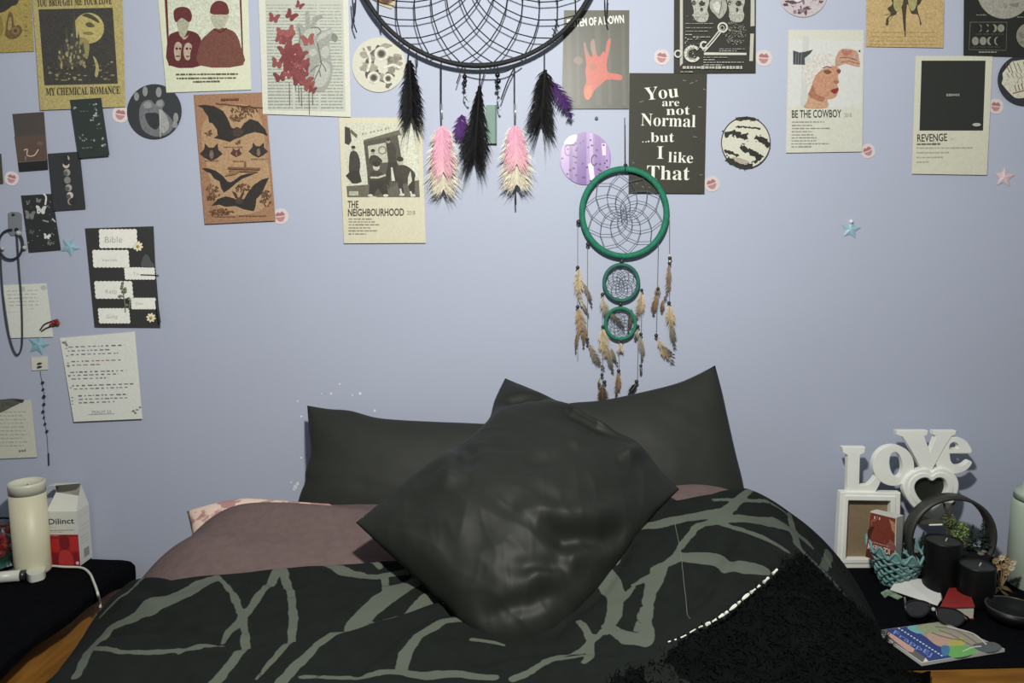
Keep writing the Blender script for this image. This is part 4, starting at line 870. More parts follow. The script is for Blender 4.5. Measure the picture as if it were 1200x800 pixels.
m_ = MB(); P_ = X(smooth_loop([(440, 322), (432, 300), (450, 250), (468, 232), (490, 250), (505, 285), (525, 305), (520, 325)], 3)); n = len(P_)
m_.add([s.P(a, b_, .0034) for a, b_ in P_] + [s.P(a, b_, .0002) for a, b_ in P_], [tuple(range(n))[::-1]] + [(i, (i + 1) % n, n + (i + 1) % n, n + i) for i in range(n)]).obj('stone_arrowhead', mat('dark_slate', '#565b5c', rough=.5), s.root)
MB().tube([s.P(183.5, 352, .004), s.P(187, 378, .005)], .003, 8).obj('pen', mat('black_plastic', '#17181a', rough=.4), s.root); MB().tube([FL(430, 380), FL(560, 384)], .0011, 5).obj('twig', mat('black_twig', '#1d1d1b'), s.root)

s = Sheet('torn_note', 'cream note behind the black cord necklace with a hair clip at its corner', 'note', [(3, 334), (54.5, 332), (62.5, 394.5), (12, 396)], '#c3c6bc', off=.001, k=KL)
c = s.cv; random.seed(51)
for i in range(5): c.scrib(8 + i * .6, 341 + i * 4.2, 44 + i * .4, 340 + i * 4.2, 1.2, '#a2a79f', 3, 8, 1.5)
c.scrib(10, 366, 22, 365, 1, '#aeb3aa', 3, 6); c.scrib(30, 362, 42, 361, 1, '#aeb3aa', 3, 6); s.done('handwriting'); s.cv.disc(51, 337, 3.5, '#a7ada8', 3); s.cv.disc(27, 338, 2.4, '#a7ada8'); s.done('putty_spots')
rt = thing('hair_clip', 'dark red hair clip at the corner of the cream note', 'hair clip', W(60, 388, .004))
MB().tube([W(*p, .006) for p in smooth_loop([(47, 386.5), (52, 380), (60, 376.5), (66, 375), (69, 378), (64, 381), (56, 383.5), (48.5, 388)], 3, False)], .0016, 6).obj('clip_wire', mat('bronze_wire', '#6b4a3a', rough=.35, metal=.6), rt)
for (x, y) in [(63, 378), (66.5, 375.5), (68, 379), (60, 380.5)]: MB().ball(W(x, y, .008), .0042, 8).obj('red_stone', mat('garnet_stone', '#8d3526', rough=.2), rt)

s = Sheet('verse_note', 'white handwritten note with a bold underlined heading pinned below the verses card', 'note', [(70, 396), (158, 388.5), (167, 490.5), (86.5, 494)], '#c9cbc2', off=.0016, lift=.006, k=KL)
c = s.cv
def U(x, y): return (65 + x / 6.955, 385 + y / 6.957)
random.seed(52)
for (x0, x1, y, col) in [(105, 560, 150, '#5f646c'), (100, 440, 182, '#6d727a'), (125, 510, 212, '#6d727a'), (130, 530, 268, '#806c70'), (90, 380, 300, '#806c70'), (120, 580, 356, '#5d626c'), (100, 510, 382, '#6d727a'), (130, 430, 410, '#6d727a'), (135, 650, 466, '#66605f'), (150, 610, 492, '#6d6a6c'), (185, 590, 548, '#5f646c'), (190, 585, 576, '#6d727a'), (190, 480, 604, '#6d727a')]:
    (a, b_), (d, e) = U(x0, y), U(x1, y - (x1 - x0) * .035); c.scrib(a, b_, d, e, 1.5, col, 1.6, 5.5, 2.4)
for y in (105, 120, 160, 222, 280, 310, 390, 480, 560, 588, 615): a, b_ = U(62 + y * .115, y); c.scrib(a, b_, a + 3, b_, 1.2, '#6d727a', 1.5, 3)
(a, b_), (d, e) = U(298, 694), U(452, 688); c.text('PSALM 23', a, b_, d, e, 3.6, '#6c7076', -.01); (a, b_), (d, e) = U(265, 700), U(482, 693); c.line([(a, b_), (d, e)], .6, '#7d8186')
s.done('handwriting'); random.seed(53)
for (x, y) in [(636, 672), (665, 660), (690, 640), (650, 688), (64, 112), (92, 134), (75, 118)]: a, b_ = U(x, y); c.poly(blob(a, b_, 1.8, 1.2, 7, .4), '#7d7a6d')
s.done('corner_doodles')

rt = thing('earring_card', 'tiny white card with two black studs and a hanging bead chain', 'earrings', W(47, 434, .002))
m_ = MB(); P_ = [(36.5, 419), (56, 417.5), (56.3, 433), (37, 434)]
m_.add([W(a, b_, .003) for a, b_ in P_] + [W(a, b_, .0004) for a, b_ in P_], [(3, 2, 1, 0), (0, 1, 5, 4), (1, 2, 6, 5), (2, 3, 7, 6), (3, 0, 4, 7)]).obj('card', mat('white_card', '#d9d6c8', rough=.7), rt)
for y in (425.5, 429.5): MB().lathe(W(46.5, y, .004), [(.0001, -.0022), (.0052, -.001), (.0052, .001), (.0001, .0022)], 10).obj('stud', mat('jet_stud', '#15161a', rough=.2), rt)
m_ = MB(); ch = smooth_loop([(47, 434), (49.5, 450), (52, 465), (51, 480), (53, 497), (55, 510), (56, 525), (57, 545)], 5, False); m_.tube([W(*p, .003) for p in ch], .0005, 4).obj('chain', mat('dark_chain', '#43464c', rough=.3, metal=.7), rt)
for (x, y, r) in [(50, 448, .0035), (50.5, 456, .003), (51.5, 464.5, .004), (51.5, 473.5, .0035), (50.5, 482, .0035), (51.5, 489, .0025), (52.8, 496.5, .003), (55, 505, .0034)]: MB().ball(W(x, y, .004), r, 8).obj('bead', mat('dark_bead', '#22252e', rough=.25), rt)
MB().tube([W(56.7, 531, .003), W(57.2, 545, .003)], .0016, 6).obj('clasp', mat('dark_chain', ''), rt)

s = Sheet('letter_note', 'cream handwritten letter half cut off by the left edge', 'note', [(-40, 471), (36.5, 468.5), (43.5, 535.5), (-38, 539)], '#b7b8a9', off=.0012, k=KL)
c = s.cv; random.seed(54)
for i in range(10): c.scrib(-20, 483 + i * 4.4, random.uniform(24, 31) + i * .3, 482.4 + i * 4.4, 1.3, '#979a8e', 2, 6, 1.2)
c.scrib(22, 528.5, 30, 527.5, 3, '#6c6f66', 1.5, 3.5, .6); s.done('handwriting')
rt = thing('grey_feather', 'dark grey feather laid over the top of the handwritten letter at the left edge', 'feather', W(5, 482, .005))
m_ = MB(); up_ = smooth_loop([(-30, 470), (0, 468.5), (15, 467.2), (27.5, 468.5)], 5, False); lw = smooth_loop([(-30, 490), (0, 482.5), (14, 476), (27.5, 469.5)], 5, False); n = len(up_)
m_.add([W(x, y, .006 + .006 * math.sin(math.pi * i / (n - 1))) for i, (x, y) in enumerate(up_)] + [W(x, y, .005) for x, y in lw], [(i, i + 1, n + i + 1, n + i) for i in range(n - 1)]).obj('vane', mat('grey_vane', '#6d6e66', rough=.8, scale=90, var=.3), rt)
MB().tube([W(x, y + .6, .008) for x, y in up_], .0022, 6).obj('shaft', mat('dark_shaft', '#3b3d40'), rt)

rt = thing('cord_necklace', 'black cord necklace looped on the wall over the cream note', 'necklace', W(18, 415, .006))
MB().tube([W(x, y, .007) for x, y in smooth_loop([(1, 290), (1, 310), (3.5, 345), (8, 380), (14, 405), (20, 415.5), (25, 408), (26, 390), (25, 350), (22, 310), (19.5, 270)], 6, False)], .0019, 7).obj('cord', mat('black_cord', '#33363a', rough=.6), rt)
MB().lathe(W(19.5, 269, .004), [(.002, -.004), (.004, -.002), (.004, .002), (.002, .004)], 8).obj('wall_pin', mat('black_plastic', ''), rt)
rt = thing('cord_bracelet', 'dark braided bracelet with silver ends hanging beside the moth card', 'bracelet', W(14, 304, .006))
MB().tube([W(12.5 + 15 * math.cos(a) * .95, 286.5 + 17.5 * math.sin(a), .008) for a in [R(-55) + i * R(330) / 30 for i in range(31)]], .0026, 7).obj('band', mat('braided_navy', '#2b2e38', rough=.6, bump=.6, bscale=400), rt)
for (x, y, r) in [(22, 273, .006), (29, 290, .005), (3, 291, .0045)]: MB().ball(W(x, y, .009), r, 8).obj('silver_end', mat('pale_silver', '#c7cacc', rough=.3, metal=.3), rt)
o = ell(17, 260, 8, 11.5, 20); m_ = MB(); n = len(o); P_ = [(9.5, 250), (13, 248), (22, 248.5), (25.5, 251), (26, 270), (24, 275), (13, 276), (10, 272)]; n = len(P_)
rt = thing('grey_tag', 'small translucent grey tag on the wall above the bracelet', 'tag', W(17, 276, .002))
m_.add([W(a, b_, .0035) for a, b_ in P_] + [W(a, b_, .0004) for a, b_ in P_], [tuple(range(n))[::-1]] + [(i, (i + 1) % n, n + (i + 1) % n, n + i) for i in range(n)]).obj('tag_body', mat('smoky_grey', '#7f8389', rough=.4), rt); MB().ball(W(15.5, 251.5, .005), .003, 8).obj('stud', mat('black_plastic', ''), rt)

rt = thing('green_box', 'narrow sage green box on the wall behind the middle black tassel', 'box', W(576, 168, .006))
MB().hexa([W(569.5, 168, .001), W(582, 168, .001), W(582, 168, .012), W(569.5, 168, .012), W(569.5, 123, .001), W(582, 123, .001), W(582, 123, .012), W(569.5, 123, .012)]).obj('box_body', mat('sage_card', '#6e8c80', rough=.6), rt)
MB().hexa([W(580, 168, .012), W(582.4, 168, .012), W(582.4, 168, .0128), W(580, 168, .0128), W(580, 123, .012), W(582.4, 123, .012), W(582.4, 123, .0128), W(580, 123, .0128)]).obj('box_edge', mat('dark_sage', '#4f6a60', rough=.6), rt)
rt = thing('push_pin', 'small grey push pin alone on the wall above the lilac round print', 'pin', W(699, 141, .003)); MB().ball(W(699, 138.5, .004), .004, 8).obj('pin_head', mat('grey_pin', '#6d7a88', rough=.3), rt); MB().tube([W(699, 138.5, .004), W(699, 138.5, -.004)], .0008, 5).obj('pin_shaft', mat('grey_pin', ''), rt)

# ------------------------------------------------------------------ dream catchers
def feather(name, base, tip, wpx, off, stops, parent, bend=0.0, n=30, ang=.55, barbw=.9, shaft='#8b8474', depth=.004, ragged_=.25, k=1.1, seed=0, prof=None, shaftr=.0006):
    """one feather: a shaft with separate barbs on both sides"""
    rn = random.Random(seed + int(base[0] * 7 + base[1] * 13)); b0 = np.array(base, float); t0 = np.array(tip, float); d = t0 - b0; L_ = np.linalg.norm(d); u = d / L_; q_ = np.array([-u[1], u[0]])
    prof = prof or (lambda t: (math.sin(math.pi * min(1, t * 1.15 + .10)) ** .6 if t < .82 else max(.12, (1 - t) / .18 * .62)))
    cs = [np.array(lin(s_, k)) for s_ in stops]
    def colr(t):
        x = t * (len(cs) - 1); i = min(int(x), len(cs) - 2); return tuple(cs[i] + (cs[i + 1] - cs[i]) * (x - i))
    axis = lambda t: b0 + d * t + q_ * bend * math.sin(math.pi * t * .9)
    m_ = MB()
    m_.tube([W(*axis(t), off + .0006) for t in np.linspace(0, .95, 8)], [shaftr * (1.1 - .8 * t) for t in np.linspace(0, .95, 8)], 5, col=lin(shaft, k))
    for sg in (-1, 1):
        for i in range(n):
            t = (i + rn.random() * .8) / n; wl = wpx * prof(t) * rn.uniform(1 - ragged_, 1 + ragged_ * .5); a = ang * rn.uniform(.8, 1.2)
            p0 = axis(t * .94); la = rn.uniform(.12, 1) ** .55; p2 = p0 + q_ * sg * wl * 1.12 * la + u * wl * math.tan(a) * .9 * (1.25 - .35 * la) * rn.uniform(.75, 1.3); p1 = (p0 + p2) / 2 + q_ * sg * wl * .14 * la
            z = depth * (rn.uniform(-1, 1) * .5 + (1 - la)); bw = barbw * rn.uniform(.7, 1.3); c_ = colr(min(1, t + wl / L_ * .3)); dv_ = rn.uniform(.8, 1.12); c_ = tuple(min(.95, v * dv_) for v in c_)
            e0 = u * bw
            m_.add([W(*(p0 - e0 * .5), off), W(*(p0 + e0 * .5), off), W(*(p1 + e0 * .6), off + z * .7), W(*(p1 - e0 * .6), off + z * .7), W(*p2, off + z)], [(0, 1, 2, 3), (3, 2, 4)], c_)
    return m_.obj(name, FEATHER, parent, ink=True)

DOFF = .036
CX, CY, RR = 559, -71, 147.5
dc = thing('dream_catcher', 'large black dream catcher with black tassels and pink feathers at the top of the wall', 'dream catcher', W(559, 240, DOFF))
BLK = mat('black_wrapped_cord', '#17181b', rough=.55, scale=200, var=.4, bump=.5, bscale=500)
MB().tube([W(CX + RR * math.cos(a), CY + RR * math.sin(a), DOFF) for a in [2 * math.pi * i / 120 for i in range(120)]], .0052, 8, closed=True).obj('hoop', BLK, dc, True)
MB().tube([W(CX + (RR + 1.2 + 1.2 * math.sin(5 * a)) * math.cos(a), CY + (RR + 1.2 + 1.2 * math.sin(5 * a)) * math.sin(a), DOFF - .004) for a in [2 * math.pi * i / 120 for i in range(120)]], .0026, 6, closed=True).obj('wrapping_cord', BLK, dc, True)
def web(name, cx, cy, radii, n, a0, off, r, m, parent, drift=0.0, asp=1.0):
    m_ = MB(); P_ = []
    for k_, rad in enumerate(radii):
        P_.append([(cx + rad * math.cos(a0 + 2 * math.pi * (i + .5 * k_) / n), cy + drift * k_ + rad * asp * math.sin(a0 + 2 * math.pi * (i + .5 * k_) / n)) for i in range(n)])
    for k_ in range(len(radii) - 1):
        for i in range(n):
            m_.tube([W(*P_[k_][i], off), W(*P_[k_ + 1][i], off)], r, 4); m_.tube([W(*P_[k_ + 1][i], off), W(*P_[k_][(i + 1) % n], off)], r, 4)
    m_.tube([W(*p, off) for p in P_[-1]], r, 4, closed=True)
    return m_.obj(name, m, parent)
web('web', CX, CY, [146, 133, 119, 104, 88.5, 73, 58, 44, 32, 22], 24, math.pi / 2 - .13, DOFF, .0013, mat('black_thread', '#1b1c20', rough=.6), dc)
CORD = mat('black_suede_cord', '#1a1b1e', rough=.7)
def cord(pts, r=.0018, off=DOFF, par=None, m=None): return MB().tube([W(*p, off) for p in smooth_loop(pts, 4, False)], r, 6).obj('cord', m or CORD, par or dc)
for pts in ([(480, 52), (479, 62), (478, 74)], [(488, 62), (489, 76), (487, 80)], [(517, 72), (517, 122)], [(545, 76), (545, 90)], [(563, 78), (562, 104)], [(569, 80), (563, 102)], [(583, 77), (583, 92)], [(603, 75), (603, 122)], [(638, 58), (638, 84)], [(547, 82), (560, 85), (575, 86), (592, 84), (605, 77), (612, 72)], [(541, 80), (535, 98)], [(604, 77), (595, 95), (587, 117)], [(655, 32), (650, 22)], [(652, 40), (647, 33)], [(448, 34), (446, 27)], [(417, -4), (416, 15), (414, 25), (418, 38)], [(413, 0), (415, 26)]): cord(pts, .0012 if len(pts) == 2 and abs(pts[0][0] - pts[1][0]) > 4 else .0016)
cord([(732, 138), (732.5, 197)], .001); cord([(708.5, -4), (709, 14), (712, 28)], .0016); cord([(712, -4), (711, 16)], .0016)
SIL = mat('silver_tube', '#c9ccd2', rough=.25, metal=.7)
for x in (517.5, 603.5): MB().tube([W(x, 122, DOFF), W(x + .5, 140, DOFF)], .0022, 8).obj('silver_tube', SIL, dc, True)
BEAD = mat('black_glass_bead', '#121317', rough=.2)
for (x, y, r) in [(544.5, 90, .0056), (545, 95, .005), (544.5, 100, .0045), (583, 88, .0058), (584, 95, .006), (582.5, 101, .0048)]: MB().ball(W(x, y, DOFF + .002), r, 10).obj('bead', BEAD, dc, True)
GEM = mat('clear_crystal', '#c3c8d0', rough=.15)
for pts in ([(545, 104), (544, 112), (548, 118)], [(584, 106), (583, 118), (585, 128)]):
    cord(pts, .0012)
    for p in pts: MB().ball(W(p[0] + 1, p[1], DOFF + .002), .0028, 6).obj('crystal', GEM, dc)
TB_ = ['#131315', '#1a1a1d', '#161618']
def tassel(base, tip, wpx, n=200, seed=0, prof=None):
    return feather('tassel', base, tip, wpx, DOFF, TB_, dc, n=n, ang=1.05, barbw=1.6, shaft='#111111', depth=.014, ragged_=.35, k=1, seed=seed, prof=prof, shaftr=.004)
pT = lambda t: .45 + .55 * min(1, t * 2.2) if t < .9 else .95
tassel((480, 71), (483, 140), 15, seed=1, prof=pT); tassel((562, 101), (556, 190), 19, n=320, seed=2, prof=lambda t: min(1, .15 + t * 1.5) if t < .8 else 1.0 - (t - .8) * 2.0); tassel((639, 82), (634, 146), 18, seed=3, prof=lambda t: .6 + .4 * min(1, t * 1.5))
tag(feather('feather', (541, 134), (546, 170), 11, DOFF - .006, ['#4a2663', '#54306f', '#3d2152'], dc, bend=4, n=120, shaft='#3b1f50', ang=.8), 'purple feather')
tag(feather('feather', (645, 95), (669, 143), 11, DOFF - .004, ['#3a2350', '#472a63', '#3b2253'], dc, bend=-4, n=120, shaft='#2f1b42', ang=.8), 'purple feather')
CRE = ['#d8d3c4', '#ddd6c6', '#d9d2bd', '#cfc8b4']; PK = ['#d79fb4', '#dda3b8', '#d9a3b3', '#dcb3b8']
pF = lambda t: min(1, .62 + t * .9) if t < .85 else 1.0 - (t - .85) * 2.0
for (bx, tx, nn) in [(518, 520, 0), (604, 606, 1)]:
    tag(feather('feather', (bx, 148), (tx, 226 if nn == 0 else 220), 20, DOFF, CRE, dc, n=230, ang=.72, barbw=1.1, depth=.008, ragged_=.35, k=1.15, seed=60 + nn, prof=pF, shaft='#d8d3c4'), 'cream fringed feather')
    tag(feather('feather', (bx, 147), (tx - .5, 204 if nn == 0 else 194), 14, DOFF + .009, PK, dc, n=220, ang=.95, barbw=1.2, depth=.004, ragged_=.4, k=1.12, seed=70 + nn, shaft='#e0b8c4', prof=lambda t: min(1, .8 + t * .5) if t < .8 else 1.0 - (t - .8) * 2.2), 'pink feather')
cord([(604, 222), (604.5, 240)], .002)

# green dream catcher
GOFF = .014
g = thing('dream_catcher', 'small green dream catcher of three hoops with brown feathers above the right pillow', 'dream catcher', W(730, 470, GOFF))
GRN = mat('green_wrapped_suede', '#1d7a5e', rough=.75, scale=120, var=.25, bump=.3, bscale=300); GRN2 = mat('teal_wrapped_suede', '#2c6b60', rough=.75, scale=120, var=.25, bump=.3, bscale=300)
def hoop(x, y, rx, ry, rpx, m_, lab=None):
    o_ = MB().tube([W(x + rx * math.cos(a), y + ry * math.sin(a), GOFF) for a in [2 * math.pi * i / 72 for i in range(72)]], rpx * .002, 10, closed=True).obj('hoop', m_, g, True)
hoop(731.5, 249, 49.5, 51, 3.5, GRN); hoop(728, 331, 20, 21, 2.2, GRN2); hoop(727, 379, 17.5, 18, 2.1, GRN)
THR = mat('grey_waxed_thread', '#5d6470', rough=.6)
web('web', 731, 249, [46, 37.5, 29, 21.5, 15, 10, 6, 3], 10, .2, GOFF, .0007, THR, g, drift=.2)
web('web', 728, 331, [18, 14.5, 11, 8, 5, 2.5], 9, .1, GOFF, .0006, THR, g); web('web', 727, 379, [15.5, 12.5, 9.5, 6.5, 4, 2], 9, .4, GOFF, .0006, THR, g)
HB = mat('dark_wood_bead', '#2e2c2a', rough=.35); PB = mat('pale_bead', '#d5d3c8', rough=.4); TH2 = mat('grey_cord', '#77797b', rough=.7)
def gcord(x0, y0, x1, y1): MB().tube([W(x0, y0, GOFF), W(x1, y1, GOFF)], .0007, 5).obj('cord', TH2, g)
def gbead(x, y, r=.0046, m=None): MB().ball(W(x, y, GOFF), r, 8).obj('bead', m or HB, g, True)
for a in ((677, 261, 677, 420), (688.5, 286, 688.5, 400), (784.5, 254, 784.5, 356), (771.5, 284, 769, 395), (706, 342, 706, 448), (752, 338, 751, 430), (748, 382, 747, 447), (725.5, 398, 725.5, 436), (732, 140, 732, 198)): gcord(*a)
for (x, y, r) in [(733, 194, .005), (678, 260, .0056), (689, 286, .005), (728.5, 306, .0058), (727, 356, .0052), (728, 399.5, .0046), (677, 313.5, .0046), (677, 359.5, .0046), (688.5, 397.5, .004), (688.5, 402, .0036), (785, 302.5, .0048), (784.5, 308.5, .004), (784, 355, .0046), (771, 338.5, .0046), (769, 393, .0046), (706, 345, .0044), (706.5, 383, .0044), (752, 340, .004), (747.5, 382.5, .0044), (751, 391.5, .0042), (751, 428.5, .004), (725, 434.5, .0046), (705.5, 439, .0042), (708.5, 447.5, .0046), (746, 447, .005)]: gbead(x, y, r)
for (x, y) in [(784.5, 299.5), (785, 306)]: gbead(x, y, .003, PB)
CR = ['#cdbf9f', '#c2ad86', '#9a8468', '#6d5d4c']; BR = ['#a58a66', '#8a6f52', '#76604a', '#4f4337']; GY = ['#a89a80', '#8a8170', '#5f5a50', '#45423b']; WT = ['#c9c5b6', '#b3ab98', '#7a7468', '#3d3b36']; DB = ['#6b553f', '#4d3d2f', '#3a2f27']; BKF = ['#2a2a28', '#1c1c1c', '#151515']
for (b_, t_, w_, st, bd) in [((678, 315), (680, 352), 7.5, ['#cdbf9f', '#c9b892', '#b09a74'], 1), ((684, 332), (693, 361), 3.5, GY, -2), ((679, 350), (690, 372), 3, WT, -1), ((678, 361), (683, 396), 8, ['#b7a27c', '#a58a66', '#8d755a'], 0), ((678, 385), (675, 415), 3, BR, 1), ((687, 385), (684, 408), 3, BR, 1), ((690, 403), (711, 433), 5, GY, 3),
        ((784, 310), (775, 356), 4.5, BR, -4), ((784, 358), (787, 385), 7, ['#cdbf9f', '#c2ad86', '#a08a6a'], 0), ((786, 376), (791, 410), 5, GY, 0), ((771, 334), (770, 346), 4, WT, 0), ((770, 344), (766, 370), 5, BR, 1), ((770, 396), (793, 425), 5.5, CR, 4), ((775, 405), (792, 416), 3, GY, 1), ((777, 352), (775, 366), 3, BR, 0),
        ((706, 347), (712, 378), 6, WT, 0), ((713, 365), (731, 388), 3.5, ['#7d7664', '#4a473c', '#33322b'], -2), ((752, 342), (742, 374), 6.5, CR, -4), ((740, 362), (735, 392), 3.6, ['#6b6550', '#4a4839', '#33332a'], -1), ((706, 385), (713, 420), 8, ['#cdbf9f', '#c4b08a', '#a48d6c'], 3), ((712, 410), (720, 438), 4, GY, 1), ((716, 408), (725, 428), 3, GY, 1),
        ((727, 402), (727, 412), 5, ['#cfc7b4', '#b9ae98'], 0), ((750, 394), (751, 424), 4.5, ['#b7ac96', '#8c8577', '#55524a'], -2), ((748, 386), (744, 398), 3.5, WT, 0), ((725, 437), (720, 464), 4.5, BR, -2), ((706, 450), (706, 474), 8, DB, 0), ((751, 430), (751, 438), 2, GY, 0), ((746, 449), (736, 463), 4, BKF, 0), ((703, 443), (701, 452), 2, WT, 0)]:
    feather('feather', b_, t_, w_, GOFF, st, g, bend=bd, n=60, ang=.95, barbw=.9, depth=.004, k=1.1)
# ------------------------------------------------------------------ bedside tables
TZ = .507
WOOD = mat('orange_pine', '#b07a34', rough=.45, scale=9, col2='#8f622a', stretch=(1, 1, 9), spec=.4, coat=.1)
CLOTH = mat('black_table_cloth', '#08090d', rough=.95, scale=50, var=.3, spec=.06, bump=.25, bscale=300)
def table(name, label, x0, x1, y0, y1, yaw, piv):
    rt = thing(name, label, 'table', ((x0 + x1) / 2, (y0 + y1) / 2, 0)); ca, sa = math.cos(yaw), math.sin(yaw)
    def q(p): x, y, z = p; dx, dy = x - piv[0], y - piv[1]; return (piv[0] + dx * ca - dy * sa, piv[1] + dx * sa + dy * ca, z)
    def bx_(a, b_, nm):
        m_ = MB().box(a, b_); m_.v = [Vector(q(v)) for v in m_.v]; return m_.obj(nm, WOOD, rt)
    bx_((x0, y0, TZ - .04), (x1, y1, TZ - .004), 'table_top'); bx_((x0 + .015, y0 + .02, .06), (x1 - .015, y1 - .01, TZ - .04), 'carcass')
    bx_((x0 + .025, y0 + .006, .29), (x1 - .025, y0 + .02, TZ - .05), 'drawer_front'); bx_((x0 + .025, y0 + .006, .08), (x1 - .025, y0 + .02, .28), 'drawer_front')
    for x in (x0 + .04, x1 - .04):
        for y in (y0 + .05, y1 - .05): bx_((x - .02, y - .02, 0), (x + .02, y + .02, .06), 'foot')
    return rt, q
table('bedside_table', 'orange pine bedside table under a black cloth at the left of the bed', -1.62, -.925, -.86, -.02, R(-3.0), (-.925, -.1))
table('bedside_table', 'orange pine bedside table under a black cloth at the right of the bed', .686, 1.45, -.505, -.02, R(2.5), (.735, -.5))
def cloth(name, label, x0, x1, y0, y1, side, hang, yaw, piv, fronthang=0.0):
    """a cloth lying on a table top and falling over one side"""
    ca, sa = math.cos(yaw), math.sin(yaw); nx, ny = 60, 50; vs = []; fs = []
    us = list(np.linspace(0, 1, nx)) + list(np.linspace(1.02, 1.5, 12))
    for i, u in enumerate(us):
        for j in range(ny):
            v = j / (ny - 1); y = y0 + (y1 - y0) * v
            h = hang * (.75 + .45 * noise.noise(Vector((y * 9, 1, 2))) + .5 * sm(.8, 1, v))
            s_ = u if u <= 1 else 1
            x = x0 + (x1 - x0) * s_ if side > 0 else x1 - (x1 - x0) * s_
            z = TZ + .0015 * noise.noise(Vector((x * 14, y * 14, 5)))
            e = min(1, max(0, (1 - u) * (x1 - x0) / .03)) if u <= 1 else 0
            if u > 1:
                d = (u - 1) / .5; x += side * (.012 * min(1, d * 4) + .006 * noise.noise(Vector((y * 20, 3, d)))) ; z = TZ - .002 - d * h
            else: z -= .004 * (1 - e) ** 2 if e < 1 else 0
            dx, dy = x - piv[0], y - piv[1]; vs.append((piv[0] + dx * ca - dy * sa, piv[1] + dx * sa + dy * ca, z))
    n2 = len(us); fs = [(i * ny + j, i * ny + j + 1, (i + 1) * ny + j + 1, (i + 1) * ny + j) for i in range(n2 - 1) for j in range(ny - 1)]
    return tag(mk(name, vs, fs, CLOTH, None, True), label, 'cloth')
cloth('table_cloth', 'black cloth on the left bedside table under the cream candle', -1.6, -.918, -.85, -.025, 1, .035, R(-3.0), (-.925, -.1))
cloth('table_cloth', 'black cloth on the right bedside table under the picture frame', .680, 1.44, -.505, -.025, -1, .06, R(2.5), (.735, -.5))

fc_ = [o for o in COL.objects if o.name.startswith('table_cloth')][-1]; m_ = MB()
for j in range(6):
    for i in range(14):
        x = .676 + .062 * i / 13; m_.v.append(Vector((x, -.517 - .003 * math.sin(i * .9) + (x - .735) * .04, TZ + .002 - j * .014 * (1 - .35 * (i / 13) ** 3)))); m_.c.append((1, 1, 1))
m_.f = [(j * 14 + i, j * 14 + i + 1, (j + 1) * 14 + i + 1, (j + 1) * 14 + i) for j in range(5) for i in range(13)]; m_.obj('hanging_corner', CLOTH, fc_, True)
def extr(name, loops, off, depth, m, parent, bevel=.001):
    """a flat shape with holes, cut from a board that stands parallel to the wall"""
    cu_ = bpy.data.curves.new('cut', 'CURVE'); cu_.dimensions = '2D'; cu_.fill_mode = 'BOTH'; cu_.extrude = depth / 2 - bevel; cu_.bevel_depth = bevel; cu_.bevel_resolution = 1
    for lp in loops:
        sp = cu_.splines.new('POLY'); sp.points.add(len(lp) - 1); sp.use_cyclic_u = True
        for i, (x, y) in enumerate(lp): p = W(x, y, off); sp.points[i].co = (p.x, p.z, 0, 1)
    o = bpy.data.objects.new('cut', cu_); COL.objects.link(o); dg = bpy.context.evaluated_depsgraph_get(); ev = o.evaluated_get(dg); me = ev.to_mesh()
    vs = [Vector((v.co.x, -off + depth / 2 - v.co.z, v.co.y)) for v in me.vertices]; fs = [tuple(p.vertices) for p in me.polygons]; ev.to_mesh_clear()
    bpy.data.objects.remove(o); bpy.data.curves.remove(cu_); return mk(name, vs, fs, m, parent)
WHT = mat('white_lacquer', '#f0f2ea', rough=.4, var=.05, spec=.5)
def E_(pts): return [(960 + x / 4.446, 490 + y / 4.446) for x, y in pts]
fr = thing('love_picture_frame', 'white picture frame with the letters Love and a heart opening on the right table', 'picture frame', W(1050, 665, .06))
extr('letter', [E_([(122, 152), (238, 152), (235, 178), (211, 190), (207, 345), (212, 352), (245, 350), (265, 342), (280, 328), (298, 303), (322, 310), (316, 335), (302, 365), (282, 396), (148, 396), (152, 192), (128, 178)])], .066, .016, WHT, fr)
extr('letter', [E_(ell(388, 246, 105, 104, 48)), E_(ell(401, 241, 36, 68, 36, -.14))], .068, .016, WHT, fr)
extr('letter', [E_([(405, 66), (565, 66), (562, 84), (545, 93), (578, 182), (612, 93), (597, 84), (597, 67), (712, 67), (708, 82), (690, 91), (655, 142), (580, 280), (545, 280), (480, 160), (440, 96), (408, 84)])], .070, .016, WHT, fr)
extr('letter', [E_(smooth_loop([(788, 181), (780, 140), (750, 110), (700, 101), (645, 122), (610, 175), (610, 235), (645, 275), (700, 288), (760, 272), (794, 236), (782, 224), (750, 246), (712, 248), (685, 225), (679, 183), (682, 181)], 3)), E_(smooth_loop([(677, 160), (682, 135), (703, 122), (725, 135), (730, 158), (728, 160), (679, 161)], 3))], .068, .016, WHT, fr)
fo = [(115, 388), (421, 392), (414, 774), (95, 779)]; fi = [(150, 425), (376, 428), (370, 736), (136, 736)]
extr('frame_border', [E_(fo), E_(fi)], .072, .020, WHT, fr, .002); extr('frame_lip', [E_([(138, 405), (398, 410), (392, 752), (120, 754)]), E_(fi)], .0745, .004, WHT, fr)
extr('backing_board', [E_(fi)], .058, .004, mat('brown_fibreboard', '#8c7a5e', rough=.8, scale=60, var=.12), fr, .0004)
ho = smooth_loop([(586, 288), (560, 270), (515, 276), (465, 308), (446, 360), (470, 425), (520, 480), (600, 528), (660, 480), (705, 420), (723, 350), (705, 300), (655, 270), (615, 270)], 4)
hi_ = smooth_loop([(590, 322), (565, 307), (530, 310), (500, 335), (494, 375), (520, 425), (560, 460), (590, 482), (625, 460), (655, 415), (674, 365), (665, 325), (640, 307), (612, 308)], 4)
